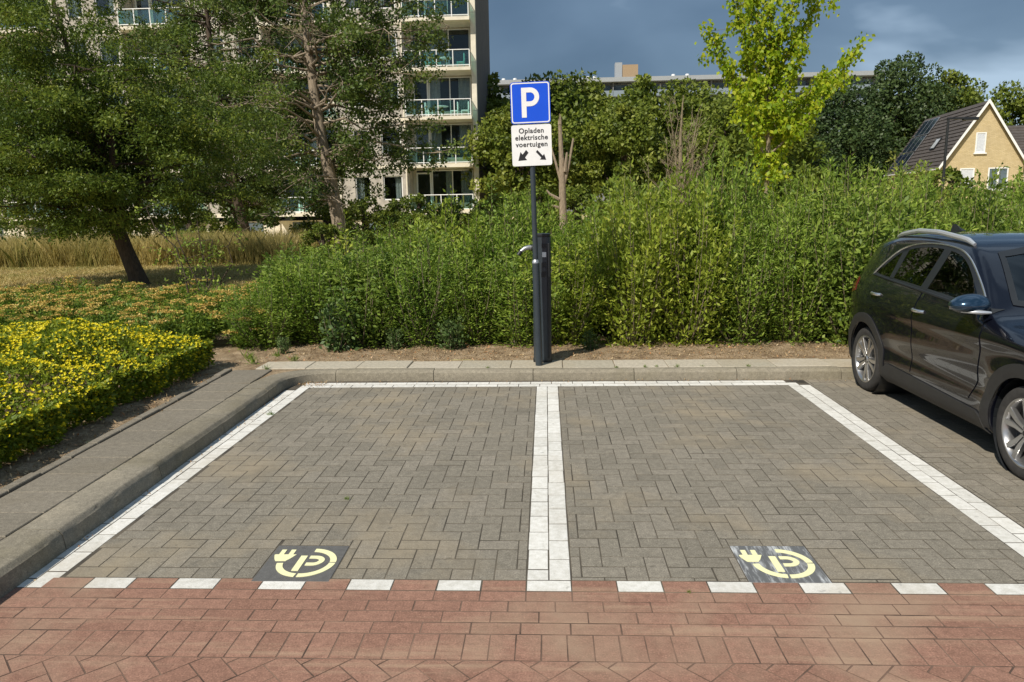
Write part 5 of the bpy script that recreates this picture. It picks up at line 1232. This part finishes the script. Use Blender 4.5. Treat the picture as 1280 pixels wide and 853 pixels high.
def car():
    root = empty('parked_car', (3.685, 2.45, 0), 0, 'dark blue black crossover car with silver roof rail and alloy wheels', 'car')
    V, Q = surface_nets()
    Y_, Z_ = V[:, 1], V[:, 2]
    wins = smoothpoly([(1.24, 1.055), (1.12, 1.165), (.93, 1.29), (.60, 1.345), (.20, 1.335), (-.05, 1.275), (-.30, 1.13), (-.50, .985), (-.56, .955), (-.1, .985), (.5, 1.015)], 5)
    def side(s): return lambda a, b: np.stack([hull_x(a, b, s), a, b], 1)
    def front(a, b): return np.stack([a, hull_y(a, b, -1), b], 1)
    def rear(a, b): return np.stack([a, hull_y(a, b, 1), b], 1)
    ws = [(-.59, 1.005), (-.3, .985), (0, .975), (.3, .985), (.59, 1.005), (.53, 1.15), (.455, 1.315), (.25, 1.345), (0, 1.352), (-.25, 1.345), (-.455, 1.315), (-.53, 1.15)]
    rw = smoothpoly([(-.52, 1.02), (0, 1.0), (.52, 1.02), (.47, 1.2), (.42, 1.27), (0, 1.29), (-.42, 1.27), (-.47, 1.2)], 5)
    cen = V[Q].mean(1); nn = nrm(cen)
    cut = (inpoly(cen[:, 1:3], wins) & (np.abs(nn[:, 0]) > .5)) | (inpoly(cen[:, [0, 2]], ws) & (cen[:, 1] < .1) & (np.abs(nn[:, 0]) < .55) & (nn[:, 2] > .2)) | (inpoly(cen[:, [0, 2]], rw) & (cen[:, 1] > 1.4) & (np.abs(nn[:, 0]) < .6))
    body = O('body', np_mesh('body', V, Q[~cut], M['paint'], True), root)
    car_panel('windscreen', ws, M['car_glass'], root, front, .002, .003)
    car_ring('windscreen_seal', ws, .026, M['post_dark'], root, front); car_ring('rear_window_seal', rw, .04, M['post_dark'], root, rear)
    car_panel('rear_window', rw, M['car_glass_dark'], root, rear, .002, .003)
    for s in (-1, 1):
        pj = side(s)
        # doors (painted skins below the glass)
        fd = [(-.62, .86), (-.575, .935), (-.1, .97), (.27, .99), (.285, .90), (.285, .36), (-.52, .36), (-.60, .50), (-.625, .70)]
        rdp = [(.30, .36), (.30, .99), (.7, 1.01), (1.08, 1.03), (1.06, .90), (1.0, .80), (.90, .72), (.80, .60), (.74, .45), (.72, .36)]
        d1 = car_panel('door', fd, M['paint'], root, pj, .005); d2 = car_panel('door', rdp, M['paint'], root, pj, .005)
        gl = [('window', [(.265, 1.005), (-.10, .988), (-.535, .965), (-.49, .995), (-.30, 1.13), (-.05, 1.272), (.10, 1.315), (.215, 1.333)], M['car_glass'], d1),
              ('window', [(.375, 1.012), (.86, 1.035), (.845, 1.305), (.60, 1.343), (.325, 1.343)], M['car_glass_dark'], d2), ('quarter_window', [(.93, 1.04), (1.22, 1.058), (1.12, 1.165), (.935, 1.287)], M['car_glass_dark'], root)]
        for nm, pl, mt, par in gl: q_ = car_panel(nm, pl, mt, par, pj, .002, .004)
        car_ring('window_seal', wins, .022, M['post_dark'], root, pj, .004)
        car_panel('pillar_trim', [(.268, 1.004), (.372, 1.010), (.322, 1.343), (.218, 1.335)], M['post_dark'], root, pj, .004)
        car_panel('pillar_trim', [(.863, 1.036), (.928, 1.039), (.933, 1.288), (.848, 1.306)], M['post_dark'], root, pj, .004)
        up = [q for q in wins]; k0 = 0
        tr = [(1.245, 1.052)]+[(1.13, 1.172), (.94, 1.298), (.60, 1.352), (.20, 1.342), (-.055, 1.282), (-.31, 1.137), (-.50, .995), (-.555, .925), (-.565, .88)]
        tr = [tuple(q) for q in catmull([tr[0]]+tr+[tr[-1]], 5)[5:-12]]; a = np.array(tr); P = pj(a[:, 0], a[:, 1]); P = P+nrm(P)*.007
        MB().tube(P, .0075, 6).build('window_trim', M['chrome'], root, True)
        bl = np.array(dense([(1.245, 1.052), (.9, 1.032), (.3, 1.0), (-.1, .979), (-.55, .955)], .05, False)); P = pj(bl[:, 0], bl[:, 1]); P = P+nrm(P)*.004
        MB().tube(P, .010, 6).build('belt_trim', M['post_dark'], root, True)
        # cladding
        for c in (-1.11, 1.15):
            a0, a1 = (-12, 192); A_ = [R_(a0+(a1-a0)*i/30) for i in range(31)]
            ring = [(c+.338*math.cos(a), .30+.338*math.sin(a)) for a in A_]+[(c+.415*math.cos(a), .30+.415*math.sin(a)) for a in A_[::-1]]
            ring = [(a, max(.19, b)) for a, b in ring]
            car_panel('wheel_arch_trim', ring, M['cladding'], root, pj, .010, .03)
        car_panel('sill_trim', [(-.75, .185), (.75, .185), (.74, .30), (.68, .345), (-.62, .30), (-.70, .27)], M['cladding'], root, pj, .012, .03)
        car_panel('bumper_trim', [(1.52, .21), (1.80, .25), (1.84, .45), (1.60, .50), (1.56, .40)], M['cladding'], root, pj, .006)
        car_panel('tail_light', [(1.52, .88), (1.60, .99), (1.70, 1.0), (1.80, .93), (1.80, .86), (1.68, .84)], M['red_lens'], root, pj, .004)
        car_panel('headlight', [(-1.66, .68), (-1.35, .78), (-1.28, .82), (-1.45, .80), (-1.72, .74)], M['clear_lens'], root, pj, .004)
        # handles
        for par, y, z in ((d1, .215, .862), (d2, .985, .905)):
            a = np.linspace(y-.085, y+.085, 7); P = pj(a, np.full(7, z)); P[:, 0] += s*np.array([.006, .026, .032, .033, .032, .026, .006]); MB().tube(P, .0115, 8, flat=(1, 1.1)).build('handle', M['chrome'], par, True)
        # roof rail
        a = np.linspace(1.25, .03, 16); zr = np.interp(a, [.03, .12, .5, .85, 1.15, 1.25], [1.372, 1.405, 1.447, 1.448, 1.412, 1.385])
        xr = np.interp(a, [.03, .6, 1.25], [.545, .56, .53]); MB().tube([(s*x_, y_, z_) for x_, y_, z_ in zip(xr, a, zr)], [.012]+[.021]*14+[.014], 8, flat=(.9, 1)).build('roof_rail', M['satin'], root, True)
        # mirror
        mi = bmesh.new(); bmesh.ops.create_uvsphere(mi, u_segments=24, v_segments=14, radius=1)
        for v in mi.verts:
            x_, y_, z_ = v.co; y_ = y_ if y_ < .55 else .55+(y_-.55)*.1
            v.co = (s*(.875+.138*x_), -.56+.11*y_-.02*x_, 1.008+.074*(z_ if z_ > 0 else z_*.85)*(1-.12*x_))
        for f in mi.faces: f.smooth = True
        bmesh.ops.recalc_face_normals(mi, faces=mi.faces); me = bpy.data.meshes.new('mirror'); mi.to_mesh(me); mi.free(); me.materials.append(M['mirror_sky_tint']); mo = O('mirror', me, root)
        MB().tube([(s*(.985), -.535, .985), (s*.95, -.62, .978), (s*.86, -.667, .972), (s*.79, -.66, .968)], [.008, .014, .014, .008], 8).build('indicator', M['satin'], mo, True)
        MB().tube([(s*.72, -.52, .955), (s*.80, -.56, .962)], [.028, .022], 8, flat=(1.4, .6)).build('mirror_arm', M['post_dark'], mo, True)
    # bonnet line, grille, lamps, plate
    car_panel('grille', [(-.42, .60), (.42, .60), (.50, .68), (.40, .70), (-.40, .70), (-.50, .68)], M['post_dark'], root, front, .006)
    car_panel('lower_grille', [(-.55, .28), (.55, .28), (.48, .46), (-.48, .46)], M['cladding'], root, front, .008)
    car_panel('rear_bumper_trim', [(-.58, .25), (.58, .25), (.58, .46), (-.58, .46)], M['cladding'], root, rear, .008)
    car_panel('number_plate', [(-.24, .62), (.24, .62), (.24, .72), (-.24, .72)], M['tile_yellow'], root, rear, .01)
    # shark fin
    MB().add([(-.025, 1.36, 1.41), (.025, 1.36, 1.41), (.02, 1.18, 1.43), (-.02, 1.18, 1.43), (0, 1.37, 1.485), (0, 1.32, 1.487), (0, 1.2, 1.44)], [(0, 1, 2, 3), (0, 4, 1), (0, 3, 6, 5, 4), (1, 4, 5, 6, 2), (2, 6, 3)]).build('antenna', M['post_dark'], root)
    MB().box(-.60, .60, -.66, -.40, .78, .945).build('dashboard', M['interior'], root, bevel=.03)
    MB().box(-.62, .62, -.7, 1.5, .28, .34).build('cabin_floor', M['interior'], root)
    def seat(x, y, w):
        s_ = MB().box(x-w/2, x+w/2, y-.25, y+.25, .36, .58).build('seat', M['interior'], root, bevel=.04)
        b = MB(); b.prism([(y+.20, .5), (y+.34, .5), (y+.48, 1.02), (y+.38, 1.03)], lambda u, v, q: (q, u, v), x-w/2+.01, x+w/2-.01); b.build('backrest', M['interior'], s_, bevel=.03)
        for hx in ((x,) if w < .7 else (x-.38, x+.38)): MB().box(hx-.12, hx+.12, y+.40, y+.50, 1.06, 1.20).build('headrest', M['interior'], s_, bevel=.03)
    seat(-.34, .02, .46); seat(.34, .02, .46); seat(0, .82, 1.2)
    st = MB(); st.lathe([(.165+.014*math.cos(a), .014*math.sin(a)) for a in [2*PI*k/8 for k in range(8)]], lambda r, a, h: (.34+r*math.cos(a), -.36+h-.35*r*math.sin(a)*.6, .95+r*math.sin(a)), 24, True); st.build('steering_wheel', M['interior'], root, True)
    for c in (-1.11, 1.15):
        for s in (-1, 1):
            MB().lathe([(.34, .30), (.34, .80-.02)], lambda r, a, h: (s*h, c+r*math.cos(a)*.985, .30+r*math.sin(a)*.985), 32).build('wheel_housing', M['post_dark'], root)
    # wheels
    R0, RR = .292, .212
    fn0 = lambda r, a, h: (h, r*math.cos(a), r*math.sin(a))
    tyre = MB().lathe([(RR-.004, -.088), (RR+.02, -.098), (R0-.03, -.1), (R0-.010, -.09), (R0, -.068), (R0, -.035), (R0-.006, -.033), (R0-.006, -.027), (R0, -.025), (R0, .025), (R0-.006, .027), (R0-.006, .033), (R0, .035), (R0, .068), (R0-.010, .09), (R0-.03, .1), (RR+.02, .098), (RR-.004, .088)], fn0, 48).mesh('tyre', M['tyre'], True)
    rim = MB(); rim.lathe([(RR+.002, -.086), (RR+.004, -.094), (RR-.006, -.094), (RR-.016, -.083), (RR-.022, -.05), (RR-.03, .08)], fn0, 48); rimm = rim.mesh('rim', M['alloy'], True)
    disc = MB().lathe([(.001, -.02), (RR-.02, -.02)], fn0, 32).mesh('brake_disc', M['rim_dark'])
    sp = MB()
    for t_ in (0,):
        for sg in (-1, 1):
            poly = [(.03, sg*.004), (.035, sg*.026), (.10, sg*.036), (RR-.012, sg*.066), (RR-.006, sg*.030), (.13, sg*.008), (.10, sg*.004)]
            sp.prism(poly, lambda u, v, q: (q*(1)-.012*(u/RR), u, v), -.078, -.045)
    spm = sp.mesh('spoke', M['alloy'], False, .004)
    hub = MB().lathe([(.001, -.088), (.024, -.087), (.029, -.08), (.045, -.074), (.05, -.06), (.05, -.02)], fn0, 20).mesh('hub_cap', M['alloy'], True); hub2 = MB().lathe([(.001, -.0895), (.018, -.089), (.020, -.0865)], fn0, 16).mesh('hub_badge', M['rim_dark'], True)
    bolt = MB().lathe([(.001, -.082), (.006, -.081), (.007, -.07)], fn0, 8).mesh('wheel_bolt', M['rim_dark'])
    for c in (-1.11, 1.15):
        for s in (-1, 1):
            w = O('wheel', tyre, root, (s*.70, c, .2905), (R_(20 if c < 0 else 47), 0, PI if s > 0 else 0)); r = O('rim', rimm, w); O('brake_disc', disc, w); O('hub_cap', hub, w); O('hub_badge', hub2, w)
            for k in range(5): O('spoke', spm, w, (0, 0, 0), (2*PI*k/5, 0, 0)); a = 2*PI*(k+.5)/5; O('wheel_bolt', bolt, w, (0, .036*math.cos(a), .036*math.sin(a)))
car()
